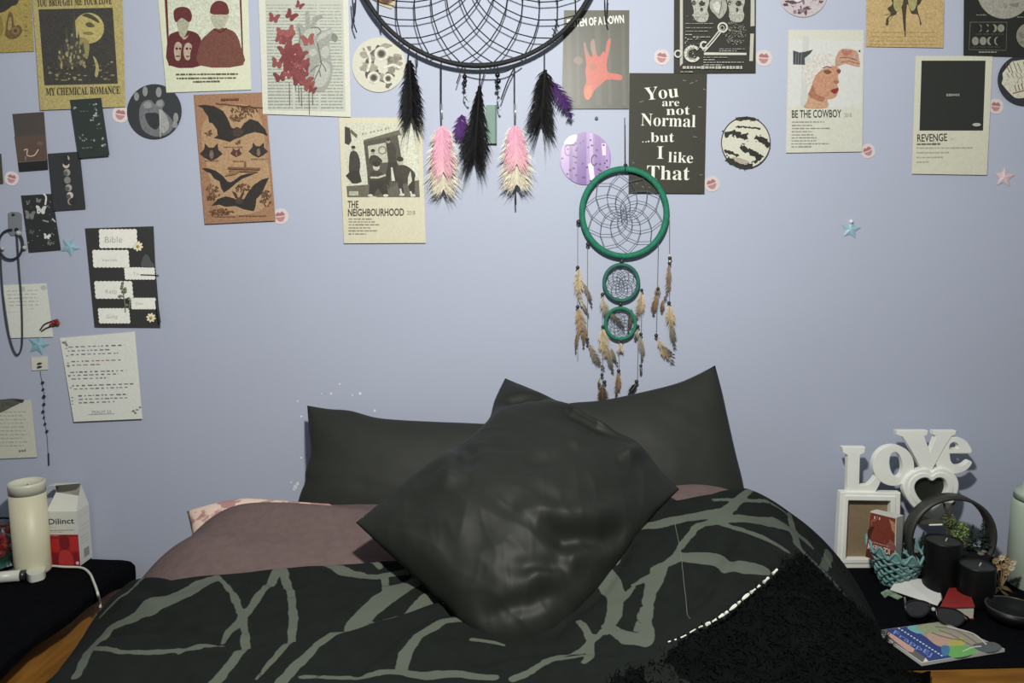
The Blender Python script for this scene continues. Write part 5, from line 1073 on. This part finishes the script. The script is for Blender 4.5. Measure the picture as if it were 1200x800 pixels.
extr('heart_border', [E_(ho), E_(hi_)], .076, .020, WHT, fr, .003); extr('heart_backing', [E_(hi_)], .062, .004, mat('dark_backing', '#20261f', rough=.5), fr, .0004)
hm_ = smooth_loop([(588, 305), (560, 289), (520, 293), (482, 322), (470, 368), (495, 425), (540, 468), (595, 505), (642, 470), (680, 418), (698, 358), (685, 312), (650, 288), (614, 289)], 4)
extr('heart_lip', [E_(hm_), E_(hi_)], .0785, .004, WHT, fr)
ex0 = W(1008, 640, .05).x
MB().hexa([(ex0, -.058, TZ), (ex0 + .03, -.058, TZ), (ex0 + .03, -.035, TZ), (ex0, -.035, TZ), (ex0, -.054, TZ + .2), (ex0 + .03, -.054, TZ + .2), (ex0 + .03, -.05, TZ + .2), (ex0, -.05, TZ + .2)]).obj('easel_back', mat('brown_fibreboard', ''), fr)

# round black hoop planter
hx = W(1112, 636, .13); R_ = .097; hc = Vector((hx.x, -.13, TZ + R_ + .001))
hp = thing('hoop_planter', 'round black hoop planter with tiny trees and moss behind the black candles', 'planter', (hc.x, hc.y, TZ))
m_ = MB(); n = 64; vs = []
for i in range(n):
    a = 2 * math.pi * i / n
    for (r, y) in [(R_, -.017), (R_, .017), (R_ - .007, .017), (R_ - .007, -.017)]: vs.append(hc + Vector((r * math.cos(a), y, r * math.sin(a))))
m_.add(vs, [(4 * i + k, 4 * i + (k + 1) % 4, 4 * ((i + 1) % n) + (k + 1) % 4, 4 * ((i + 1) % n) + k) for i in range(n) for k in range(4)]); m_.obj('hoop', mat('matt_black_metal', '#33342f', rough=.5), hp, True)
def hz(px_, py_, off=.13): return W(px_, py_, off)
zb = hz(1112, 646).z; half = math.sqrt(max(0, (R_ - .01) ** 2 - (zb - hc.z) ** 2)); pts = []
for i in range(25):
    a = math.pi + math.asin((hc.z - zb) / (R_ - .01)) + (math.pi - 2 * math.asin((hc.z - zb) / (R_ - .01))) * i / 24; pts.append((hc.x + (R_ - .01) * math.cos(a), hc.z + (R_ - .01) * math.sin(a)))
n = len(pts); MB().add([(x, hc.y - .024, z) for x, z in pts] + [(x, hc.y + .024, z) for x, z in pts], [tuple(range(n)), tuple(range(2 * n - 1, n - 1, -1))] + [(i, (i + 1) % n, n + (i + 1) % n, n + i) for i in range(n)]).obj('soil_tray', mat('black_tray', '#131412', rough=.6), hp)
random.seed(71)
for k_ in range(16):
    p = hz(random.uniform(1064, 1158), 645 + random.uniform(-2, 1), .13 + random.uniform(-.02, .02)); MB().ball((p.x, p.y, zb + .003), random.uniform(.005, .011), 7, sz=.5).obj('pebble', mat(random.choice(['tan_pebble', 'grey_pebble']), random.choice(['#7d6a48', '#6f6e66']), rough=.7), hp, True)
def leafy(name, c0, rx, rz, nn, cols, lf=.006):
    mm_ = MB()
    for i in range(nn):
        d = Vector((random.gauss(0, 1), random.gauss(0, 1), random.gauss(0, 1))).normalized() * random.uniform(.3, 1) ** .5; p = Vector(c0) + Vector((d.x * rx, d.y * .016, d.z * rz)); a = Vector((random.gauss(0, 1), random.gauss(0, 1), random.gauss(0, 1))).normalized(); b_ = a.orthogonal().normalized() * lf * .4; a *= lf
        mm_.add([p - a * .5, p + b_ * .6, p + a * .6, p - b_ * .6], [(0, 1, 2, 3)], lin(random.choice(cols)))
    return mm_.obj(name, FEATHER, hp, ink=True)
leafy('moss_bush', hz(1124, 622), .021, .024, 420, ['#6d8447', '#86a057', '#536a3a', '#97ab66']); leafy('moss_bush', hz(1112, 610), .014, .016, 170, ['#5d6d3c', '#75804c', '#4b5a33']); leafy('moss_bush', hz(1132, 636), .013, .012, 160, ['#31422a', '#42552f', '#26331f']); leafy('moss_bush', hz(1088, 640), .018, .006, 90, ['#2a2c22', '#3a3b2b'])
def conifer(x, y0, y1, wpx):
    b_ = hz(x, y1); t_ = hz(x, y0); mm_ = MB(); h = t_.z - zb; mm_.tube([(b_.x, b_.y, zb), (b_.x, b_.y, t_.z)], [.0022, .0006], 6, col=lin('#3b3022'))
    for i in range(170):
        t = random.random(); z = zb + h * (.15 + .85 * t); r = wpx * .0019 * (1.05 - t) * random.uniform(.5, 1); a = random.uniform(0, 6.28); p = Vector((b_.x, b_.y, z)); e = p + Vector((math.cos(a) * r, math.sin(a) * r, -.004)); sd = Vector((-math.sin(a), math.cos(a), .4)) * .0022
        mm_.add([p, e + sd, e - sd], [(0, 1, 2)], lin(random.choice(['#26352a', '#33443a', '#1d2a22'])))
    mm_.obj('miniature_conifer', FEATHER, hp, ink=True)
conifer(1138, 614, 646, 11); conifer(1150, 606, 646, 12); conifer(1081, 622, 646, 9)
tk = [hz(1109, 646), hz(1110, 622), hz(1111, 606), hz(1116, 592), hz(1119, 588)]; MB().tube(tk, [.004, .0035, .003, .003, .002], 7).obj('tree_trunk', mat('brown_bark', '#4a4030', rough=.9), hp); MB().tube([hz(1111, 604), hz(1107, 594), hz(1106, 589)], [.003, .0025, .0018], 6).obj('tree_branch', mat('brown_bark', ''), hp)
MB().box((hz(1066, 620).x, hc.y - .010, hz(1066, 612).z), (hz(1100, 620).x, hc.y + .012, hz(1066, 609).z)).obj('shelf_slab', mat('olive_slate', '#4b4a3c', rough=.7), hp); MB().tube([hz(1089, 615, .142), hz(1104, 614.5, .142)], .002, 6).obj('white_stick', mat('white_lacquer', ''), hp)

# black candles
WAXB = mat('black_wax', '#2f3230', rough=.45); GLB = mat('black_glass', '#0a0c0c', rough=.45, spec=.3)
def candle(px_, py_, ztop, r, label):
    p = T(px_, py_, ztop); rt = thing('black_candle', label, 'candle', (p.x, p.y, TZ), 'black candles on the right table'); h = ztop - TZ
    MB().lathe((p.x, p.y, TZ), [(r * .9, 0.001), (r * .97, .004), (r, .012), (r, h - .003), (r * .985, h), (r * .93, h), (r * .92, h - .006), (.001, h - .006)], 36).obj('jar', GLB, rt, True)
    MB().lathe((p.x, p.y, TZ + h - .006), [(r * .915, .0002), (r * .915, .0030), (.001, .0032)], 36).obj('wax', WAXB, rt)
    MB().tube([(p.x + .004, p.y, TZ + h - .004), (p.x + .006, p.y - .002, TZ + h + .004)], .0013, 6).obj('wick', mat('white_wick', '#c9c9c0'), rt)
candle(1106, 632, TZ + .12, .037, 'taller black jar candle standing in front of the hoop planter'); candle(1145.5, 661, TZ + .088, .035, 'shorter black jar candle right of the tall one')

# teal lattice basket with the box in it
bc = Vector((T(1040, 680, TZ).x + .010, -.155, TZ)); bk = thing('lattice_basket', 'teal wavy lattice basket holding the ice cream box', 'basket', bc)
TEAL = mat('teal_plastic', '#6f9795', rough=.5, var=.15)
rows = 9
for r_ in range(rows):
    t = r_ / (rows - 1); rad = .030 + .036 * t ** .8; z = TZ + .005 + .078 * t; mm_ = MB(); n = 96; wv = .0038 if r_ < rows - 1 else .010; k_ = 12
    pts = [(bc.x + rad * math.cos(2 * math.pi * i / n), bc.y + rad * .72 * math.sin(2 * math.pi * i / n), z + wv * math.sin(k_ * 2 * math.pi * i / n + math.pi * (r_ % 2)) + (.010 * math.sin(2 * math.pi * i / n) - .010 * math.cos(2 * math.pi * i / n)) * t) for i in range(n)]
    mm_.tube(pts, .0033, 6, closed=True).obj('wavy_strand', TEAL, bk, True)
mm_ = MB(); n = 96
for i in range(n):
    a = 2 * math.pi * i / n
    for (rad, z) in [(.064, .070 + .010 * math.sin(a) - .010 * math.cos(a)), (.068, .085 + .010 * math.sin(a) - .010 * math.cos(a) + .008 * math.sin(12 * a))]: mm_.v.append(Vector((bc.x + rad * math.cos(a), bc.y + rad * .72 * math.sin(a), TZ + z))); mm_.c.append((1, 1, 1))
mm_.f = [(2 * i, 2 * i + 1, 2 * ((i + 1) % n) + 1, 2 * ((i + 1) % n)) for i in range(n)]; mm_.obj('scalloped_rim', TEAL, bk, True)
MB().lathe((bc.x, bc.y, TZ + .001), [(.031, 0), (.031, .004)], 30, sy=.72).obj('basket_floor', TEAL, bk)
bp = thing('ice_cream_box', 'brown and white ice cream box standing upside down in the teal basket', 'box', (bc.x, bc.y, TZ + .006))
yb = .160                       # front face distance from the wall
A_ = [W(1020, 599, yb), W(1050.5, 606.5, yb + .012), W(1049, 662, yb + .012), W(1014, 652, yb)]; B_ = [W(1027, 596.5, yb - .03), W(1059, 603.5, yb - .018), W(1056, 655, yb - .018), W(1021, 645, yb - .03)]
MB().add(A_ + B_, [(3, 2, 1, 0), (4, 5, 6, 7), (0, 1, 5, 4), (1, 2, 6, 5), (2, 3, 7, 6), (3, 0, 4, 7)]).obj('carton', mat('white_carton', '#cfcdc4', rough=.5), bp)
def fc(u, v, lev):
    p = A_[0].lerp(A_[1], u).lerp(A_[3].lerp(A_[2], u), v); n_ = (A_[1] - A_[0]).cross(A_[3] - A_[0]).normalized(); n_ = n_ if n_.y < 0 else -n_; return p + n_ * lev
c = Canvas(fc, 1.25, 6e-5, .0009)
c.poly([(0, .02), (.96, .02), (.96, 1), (0, 1)], '#7d3a2c'); c.poly(smooth_loop([(.05, .2), (.3, .1), (.6, .14), (.75, .3), (.5, .45), (.2, .42)], 4), '#9c5a42'); c.poly(smooth_loop([(.0, .38), (.2, .3), (.3, .45), (.15, .58), (0, .55)], 4), '#4d2219'); c.poly(smooth_loop([(.2, .5), (.6, .45), (.95, .55), (.95, .7), (.5, .66), (.2, .62)], 4), '#8f5a52'); c.poly([(.72, .06), (.96, .12), (.96, .35), (.85, .28), (.78, .16)], '#b98a68'); c.poly([(0, .82), (.96, .82), (.96, 1), (0, 1)], '#5e2a26')
c.done('front_print', bp, WORN); c.text('ICE CREAM', .80, .69, -.0 + .04, .69, .12, '#d9cfc4', .02); c.scrib(.12, .64, .78, .64, .02, '#b99a90', .03, .09, .02); c.text('1.1', .38, .075, .16, .075, .055, '#d9cfc4', .02); c.done('lettering', bp)

# things on the cloth
cd = thing('white_card', 'folded white card leaning on the beads beside the red book', 'card', T(1070, 700, TZ))
P5 = [T(1053.5, 675, TZ + .022), T(1101, 681, TZ + .024), T(1103, 702, TZ + .010), T(1098.5, 709, TZ + .004), T(1043, 690.5, TZ + .003)]
MB().add(P5 + [p - Vector((0, 0, .0012)) for p in P5], [(4, 3, 2, 1, 0), (5, 6, 7, 8, 9)] + [(i, (i + 1) % 5, 5 + (i + 1) % 5, 5 + i) for i in range(5)]).obj('card_sheet', mat('white_paper', '#cfd1cc', rough=.7, var=.05), cd)
P5 = [T(1101, 681, TZ + .024), T(1104.5, 683, TZ + .020), T(1104, 704, TZ + .003), T(1102, 703, TZ + .008)]
MB().add(P5 + [p - Vector((0, 0, .001)) for p in P5], [(3, 2, 1, 0), (4, 5, 6, 7)]).obj('card_fold', mat('white_paper', ''), cd)
bd = thing('bead_bracelet', 'bracelet of pale stone beads heaped behind the white card', 'bracelet', T(1100, 690, TZ)); random.seed(81)
for i in range(20):
    x = 1084 + 28 * i / 20; y = 679 - 3.5 * math.sin(i / 19 * math.pi) + (max(0, i - 14)) * 2.4; p = T(x, y + random.uniform(-1, 1), TZ + .012); MB().ball(p, random.uniform(.0055, .0075), 8).obj('bead', mat('pale_stone_bead', '#a59a92', rough=.35, scale=120, var=.3), bd, True)
rb = thing('red_book', 'thick small book with a red cover and cream pages', 'book', T(1122, 715, TZ)); zt = TZ + .028
C4 = [T(1112.5, 688, zt), T(1134.5, 688, zt), T(1142.5, 710.5, zt), T(1101, 712, zt)]
def slab(P4, z0, z1, ins_=0.0):
    c0 = sum(P4, Vector()) / 4; Q4 = [p + (c0 - p) * ins_ for p in P4]; return [Vector((p.x, p.y, z0)) for p in Q4] + [Vector((p.x, p.y, z1)) for p in Q4]
RED = mat('red_cover', '#8f2d2c', rough=.45, var=.1)
for (z0, z1, ins_, nm, m_) in [(TZ + .001, TZ + .003, 0, 'back_cover', RED), (TZ + .003, zt - .002, .05, 'pages', mat('cream_pages', '#cfcdb8', rough=.8, stretch=(1, 1, 60), scale=20, var=.2)), (zt - .002, zt, 0, 'front_cover', RED)]: MB().hexa(slab(C4, z0, z1, ins_)).obj(nm, m_, rb)
# sunglasses
sg_ = thing('sunglasses', 'black sunglasses lying folded between the white card and the booklet', 'sunglasses', T(1095, 735, TZ)); pz = PL(T(1095, 737, TZ), (0, -.80, .6))
LENS = mat('dark_lens', '#2c2c2e', rough=.12, spec=.6, var=.1); FRM = mat('black_frame', '#0e0e10', rough=.3)
for (pts) in ([(1061, 708), (1068, 704), (1080, 704), (1089, 708), (1088, 716), (1080, 722), (1068, 722), (1062, 716)], [(1098, 713), (1108, 712), (1121, 715), (1130, 722), (1126, 731), (1115, 735), (1104, 730), (1098, 722)]):
    q_ = smooth_loop(pts, 4); n = len(q_); cx_ = sum(p[0] for p in q_) / n; cy_ = sum(p[1] for p in q_) / n
    MB().add([pz(*p, .001) for p in q_] + [pz(cx_, cy_, .004)], [(i, (i + 1) % n, n) for i in range(n)]).obj('lens', LENS, sg_, True); MB().tube([pz(*p, .001) for p in q_], .0018, 6, closed=True).obj('rim', FRM, sg_, True)
MB().tube([pz(1088, 711, .002), pz(1093, 710, .003), pz(1098, 715, .002)], .0018, 6).obj('bridge', FRM, sg_); MB().ball(pz(1093, 714, .003), .004, 8).obj('nose_pad', mat('clear_pad', '#b9bcb9', rough=.2), sg_)
for (a, b_) in (((1061, 709), (1060, 700)), ((1130, 721), (1136, 726))):
    p = pz(*a, 0); e = T(b_[0], b_[1], TZ + .006); MB().tube([p, (p + e) / 2 + Vector((0, 0, .002)), e], .002, 6).obj('temple', FRM, sg_)
# booklet
bo = thing('booklet', 'colourful booklet with blue cover lettering lying at the front of the right table', 'booklet', T(1100, 765, TZ)); zt = TZ + .007
C4 = [T(1027, 738.5, zt), T(1104, 728, zt), T(1177.5, 760, zt), T(1080.5, 776.5, zt)]
MB().hexa(slab(C4, TZ + .001, zt)).obj('pages', mat('magazine_pages', '#cfd0c8', rough=.6, stretch=(1, 1, 80), scale=20, var=.25), bo)
c = Canvas(lambda x, y, lev: T(x, y, zt + lev), 1.5); random.seed(83)
c.poly([(1027.5, 738.5), (1104, 728.3), (1176.5, 760), (1081, 775.6)], '#27386e')
c.poly([(1028, 738.5), (1038, 737.2), (1086, 771.5), (1081, 775)], '#57564f'); c.poly([(1038, 742), (1043, 741), (1072, 760), (1070, 764), (1064, 763)], '#b38f80')
c.poly([(1066, 734), (1104, 728.5), (1176, 759.8), (1120, 769), (1094, 752)], '#8d8676'); c.spoly([(1063, 735), (1075, 732.5), (1090, 738), (1080, 742), (1072, 741)], '#6b9ea0'); c.spoly([(1074, 734), (1095, 730), (1108, 737), (1098, 742), (1082, 740)], '#8a9070')
c.spoly([(1085, 743), (1112, 742), (1122, 750), (1112, 757), (1098, 756)], '#a88d7c'); c.spoly([(1112, 752), (1124, 746), (1132, 752), (1122, 760)], '#a49a4f'); c.spoly([(1108, 760), (1128, 756), (1146, 760), (1138, 767), (1116, 770)], '#5f9a52'); c.spoly([(1140, 755), (1164, 752), (1174, 760), (1152, 764)], '#4b5252'); c.spoly([(1103, 757), (1112, 757), (1112, 766), (1105, 768)], '#3d6a8c')
for (a, b_, d) in [((1096, 734), (1120, 738), (1146, 754)), ((1100, 738), (1118, 745), (1140, 757)), ((1110, 734), (1140, 742), (1156, 755)), ((1128, 763), (1140, 758), (1150, 757)), ((1092, 741), (1110, 747), (1130, 750))]: c.line(smooth_loop([a, b_, d], 5, False), 1.4, random.choice(['#b3b0a6', '#6d685e', '#c4c2ba']))
c.poly([(1081.5, 775.5), (1084.5, 770.5), (1088, 774.4)], '#cbc6b4'); c.done('cover_print', bo, GLOSSPRINT)
c.text('FrappEJ', 1046.5, 742, 1090.5, 769.5, 5, '#7389c0', 0); c.scrib(0, 0, 0.001, 0, .1, '#27386e')
for i in range(15): x = 1052 + i * 3.55; y = 735.5 + i * 2.27; c.poly([(x, y), (x + 2, y - .3), (x + 3.4, y + 1), (x + 1.4, y + 1.4)], '#b9c6e4')
c.done('lettering', bo, GLOSSPRINT)
gs = thing('green_leaflet', 'crumpled pale green leaflet at the corner of the white card', 'leaflet', T(1042, 698, TZ)); random.seed(84)
P6 = [T(1032, 694, TZ + .003), T(1040, 690, TZ + .008), T(1046, 693, TZ + .006), T(1058, 699, TZ + .003), T(1052, 702, TZ + .002), T(1041, 697, TZ + .006), T(1037, 700, TZ + .002)]
MB().add(P6 + [p - Vector((0, 0, .001)) for p in P6], [(0, 1, 5, 6)[::-1], (1, 2, 5)[::-1], (2, 3, 4, 5)[::-1], (7, 8, 12, 13), (8, 9, 12), (9, 10, 11, 12)]).obj('leaflet_sheet', mat('pale_green_paper', '#8fa386', rough=.6, scale=120, col2='#5d6f66'), gs)
wf = thing('white_pill_wrapper', 'small white scrap lying on the black cloth beside the picture frame', 'scrap', T(982, 676, TZ + .01)); p = T(982, 676, TZ + .012); MB().lathe(p, [(.001, -.002), (.008, 0), (.001, .002)], 10, sy=.4).obj('scrap', mat('white_paper', ''), wf)

# mint bottle, dried flowers, black dish
mb_ = T(1207, 702, TZ); bt = thing('mint_bottle', 'mint green bottle with a stepped lid at the right edge', 'bottle', (mb_.x, -.17, TZ)); MINT = mat('mint_plastic', '#aebcab', rough=.4, var=.05)
bxx = W(1221, 690, .17).x
MB().lathe((bxx, -.17, TZ), [(.066, .001), (.070, .006), (.070, .185), (.064, .200)], 40).obj('bottle_body', MINT, bt, True); MB().lathe((bxx, -.17, TZ + .2), [(.066, 0), (.066, .012), (.052, .020), (.050, .030), (.040, .036)], 40).obj('bottle_lid', MINT, bt, True); MB().lathe((bxx, -.17, TZ + .196), [(.0675, 0), (.0675, .006)], 40).obj('lid_groove', mat('dark_mint', '#5f7365', rough=.5), bt, True)
dd = T(1186, 728, TZ); ds = thing('black_dish', 'low black dish at the right edge below the dried flowers', 'dish', (dd.x, dd.y, TZ)); MB().lathe((dd.x, dd.y, TZ), [(.030, .001), (.044, .010), (.050, .030), (.046, .030), (.040, .013), (.001, .008)], 32).obj('bowl', GLB, ds, True); MB().tube([(dd.x + .048 * math.cos(a), dd.y + .048 * math.sin(a), TZ + .0305) for a in [i * .196 for i in range(32)]], .0018, 6, closed=True).obj('rim', mat('dark_rim', '#3b3a34', rough=.35), ds, True)
MB().ball((dd.x + .025, dd.y - .062, TZ + .006), .007, 8, sz=.6).obj('pebble', mat('tan_pebble', ''), thing('tan_pebble', 'small tan pebble on the cloth in front of the black dish', 'pebble', (dd.x + .025, dd.y - .062, TZ)))
df = thing('dried_flowers', 'little bunch of tan dried flowers tied with a leaf in front of the mint bottle', 'flowers', T(1172, 700, TZ)); random.seed(85)
TAN = mat('dried_tan', '#a58a62', rough=.9, var=.3, scale=80)
def fz(x, y, o_=.24): return W(x, y, o_)
for (x, y) in [(1166, 656), (1173, 652), (1180, 655), (1184, 664), (1168, 664), (1176, 662), (1186, 658), (1162, 667), (1178, 670)]:
    MB().tube([fz(1172, 692), fz((x + 1172) / 2 + 1, (y + 692) / 2), fz(x, y)], .0008, 5).obj('stem', TAN, df)
    mm_ = MB(); p = fz(x, y)
    for i in range(9):
        a = 2 * math.pi * i / 9; e = Vector((math.cos(a), -.4, math.sin(a))) * .009; sd = Vector((-math.sin(a), 0, math.cos(a))) * .0028; mm_.add([p, p + e * .6 + sd, p + e, p + e * .6 - sd], [(0, 1, 2, 3)])
    mm_.ball(p, .0035, 6).obj('flower_head', TAN if random.random() < .6 else mat('dried_cream', '#c3b79c', rough=.9), df)
for pts in ([(1174, 688), (1166, 692), (1157, 702), (1152, 709)], [(1172, 688), (1182, 690), (1190, 696)], [(1170, 690), (1176, 694), (1184, 698)]):
    q_ = smooth_loop(pts, 5, False); mm_ = MB(); n = len(q_); mm_.add([fz(x - 2.5 * math.sin(math.pi * (i + 1) / (n + 1)), y - 3 * math.sin(math.pi * (i + 1) / (n + 1)), .255) for i, (x, y) in enumerate(q_)] + [fz(x + 2 * math.sin(math.pi * (i + 1) / (n + 1)), y + 3 * math.sin(math.pi * (i + 1) / (n + 1)), .25) for i, (x, y) in enumerate(q_)], [(i, i + 1, n + i + 1, n + i) for i in range(n - 1)]); mm_.obj('leaf', mat('dried_leaf', '#b49a6c', rough=.8), df, True)

# ------------------------------------------------------------------ left table
cy_ = -.092; cxp = W(39, 666, .092).x; ht = W(36, 564, .092).z - TZ
pc = thing('pillar_candle', 'tall cream pillar candle on the left bedside table', 'candle', (cxp, cy_, TZ)); r = .0375
MB().lathe((cxp, cy_, TZ), [(r * .97, .001), (r, .006), (r, ht - .026)], 40).obj('wax_body', mat('cream_wax', '#cfcbae', rough=.45, var=.04), pc, True)
MB().lathe((cxp, cy_, TZ + ht - .026), [(r, 0), (r * 1.01, .02), (r, .026), (r * .9, .026), (r * .86, .019), (.001, .018)], 40).obj('hollow_rim', mat('pale_wax_rim', '#cccbb8', rough=.4, var=.04), pc, True)
MB().tube([(cxp, cy_, TZ + ht - .02), (cxp + .002, cy_, TZ + ht - .006)], .0012, 5).obj('wick', mat('dark_wick', '#2a2724'), pc)
# medicine carton
X0, X1 = -1.083, -1.013; Y0, Y1 = -.062, -.010; z1 = .640; z2 = W(75, 566, .04).z
ct = thing('medicine_carton', 'white medicine carton with a red panel and an open top', 'box', ((X0 + X1) / 2, (Y0 + Y1) / 2, TZ)); CT = mat('carton_white', '#d4d5cc', rough=.5, var=.05)
MB().box((X0, Y0, TZ + .001), (X1, Y1, z1)).obj('carton_body', CT, ct)
ym = (Y0 + Y1) / 2
MB().add([(X0, Y0, z1), (X1, Y0, z1), (X1 - .006, ym - .004, z2 - .03), (X0 + .012, ym - .004, z2 - .022), (X0, Y1, z1), (X1, Y1, z1), (X1 - .004, ym + .006, z2 - .005), (X0 + .004, ym + .010, z2 - .004)], [(0, 1, 2, 3), (5, 4, 7, 6), (1, 5, 6, 2), (4, 0, 3, 7)]).obj('gable_flaps', CT, ct)
MB().add([(X0 + .004, ym + .010, z2 - .004), (X1 - .004, ym + .006, z2 - .004), (X1 + .002, ym - .012, z2 + .004), (X0 + .002, ym - .014, z2 - .002), (X0 + .004, ym + .010, z2 - .006), (X1 - .004, ym + .006, z2 - .006), (X1 + .002, ym - .012, z2 + .002), (X0 + .002, ym - .014, z2 - .004)], [(0, 1, 2, 3), (4, 7, 6, 5), (0, 3, 7, 4), (3, 2, 6, 7), (2, 1, 5, 6), (1, 0, 4, 5)]).obj('top_flap', CT, ct)
c = Canvas(lambda u, v, lev: Vector((X0 + (X1 - X0) * u, Y0 - lev, z1 + (TZ - z1) * v)), 1.5)
c.rect(.0, .42, 1, 1, '#8c2023'); c.rect(.05, .5, .34, .74, '#a62a29'); c.rect(.70, .46, 1, .72, '#a82b2a'); c.poly(ell(.52, .56, .17, .14, 18), '#6e1a20'); c.poly(smooth_loop([(.3, .98), (.34, .76), (.52, .70), (.72, .76), (.76, .98)], 4), '#aa3330'); c.poly([(.1, .74), (.3, .76), (.28, 1), (.12, 1)], '#751c22'); c.poly([(.78, .76), (.95, .74), (.96, 1), (.8, 1)], '#751c22'); c.disc(.91, .94, .055, '#cfb7b4', .03); c.done('red_panel', ct)
c.text('Dilinct', .04, .235, .90, .215, .10, '#24262c', .012); c.scrib(.08, .285, .3, .283, .014, '#a9aaa2', .03, .08, .02); c.scrib(.08, .345, .88, .335, .018, '#8b8a78', .05, .15, .015); c.scrib(.08, .375, .5, .37, .014, '#a29c83', .05, .12, .015); c.scrib(.06, .44, .34, .438, .016, '#b9716e', .04, .1, .02); c.poly([(.74, .0), (.84, -.06), (.86, .10), (.8, .04)], '#77786f') if False else None; c.done('lettering', ct)
c = Canvas(lambda u, v, lev: Vector((X1 + lev, Y0 + (Y1 - Y0) * u, z1 + (TZ - z1) * v)), 1.4)
for v in (.12, .3, .38, .5, .56, .62): c.scrib(.15, v, .85, v, .018, '#b2b5b0', .08, .25, .04)
c.done('side_print', ct); c.rect(.35, .74, .78, .9, '#8a8d8a'); c.done('grey_patch', ct)
# glass jar with red beads
jx = W(-3, 650, .09).x; jr = thing('glass_jar', 'glass jar of red beads at the left edge', 'jar', (jx, -.09, TZ)); GLS = mat('clear_glass', (.9, .95, .95), rough=.03, trans=1.0, var=0.0)
MB().lathe((jx, -.09, TZ), [(.040, .001), (.047, .006), (.048, .09), (.040, .112), (.034, .118), (.032, .118), (.038, .110), (.045, .09), (.044, .009), (.001, .008)], 32).obj('glass', GLS, jr, True); MB().lathe((jx, -.09, TZ + .0095), [(.042, 0), (.043, .012), (.001, .013)], 28).obj('green_base', mat('green_gel', '#3f7a62', rough=.4), jr, True); random.seed(91)
for i in range(24): a = random.uniform(0, 6.28); d = .030 * random.random() ** .5; MB().ball((jx + d * math.cos(a), -.09 + d * math.sin(a), TZ + .034 + random.random() * .066), .0095, 8).obj('red_bead', mat('red_berry', '#a3232a', rough=.25), jr, True)
# chargers and cable
WP = mat('white_plastic', '#cdd0c4', rough=.35, var=.04)
tp = thing('white_torch', 'white tube with a dark metal end lying at the left edge of the table', 'torch', T(15, 684, TZ)); a, b_ = T(-30, 679, TZ + .013), T(24, 674, TZ + .013); MB().tube([a, b_], .0125, 16).obj('tube_body', WP, tp, True); e = b_ + (b_ - a).normalized() * .010; MB().tube([b_, b_ + (b_ - a).normalized() * .002, e], [.0105, .0115, .0115], 16).obj('metal_ring', mat('dark_metal', '#4a4c4b', rough=.3, metal=.6), tp, True); MB().tube([e, e + (b_ - a).normalized() * .001], .008, 14).obj('end_hole', mat('black_plastic', ''), tp)
ad_ = thing('white_adapter', 'white plug adapter with a cable lying in front of the cream candle', 'charger', T(40, 668, TZ)); C4 = smooth_loop([(27, 664), (32, 660), (50, 659), (53, 663), (52, 669), (46, 672), (36, 674), (31, 671)], 3)
n = len(C4); MB().add([T(x, y, TZ + .018) for x, y in C4] + [Vector((p.x, p.y, TZ + .001)) for p in [T(x, y, TZ + .018) for x, y in C4]], [tuple(range(n))[::-1], tuple(range(n, 2 * n))] + [(i, (i + 1) % n, n + (i + 1) % n, n + i) for i in range(n)]).obj('adapter_body', WP, ad_)
cb = [T(x, y, TZ + .005) for x, y in [(52, 666), (60, 663), (75, 664), (92, 664.5), (100, 667)]] + [T(106, 673, TZ + .006), T(110, 682, TZ + .006), T(113, 690, TZ + .006), T(115, 697, TZ + .003), W(117, 705, .150), W(117.5, 712, .150)]
MB().tube([Vector(p) for p in smooth_loop([tuple(p) for p in cb], 5, False)], .0028, 8).obj('cable', WP, ad_, True)
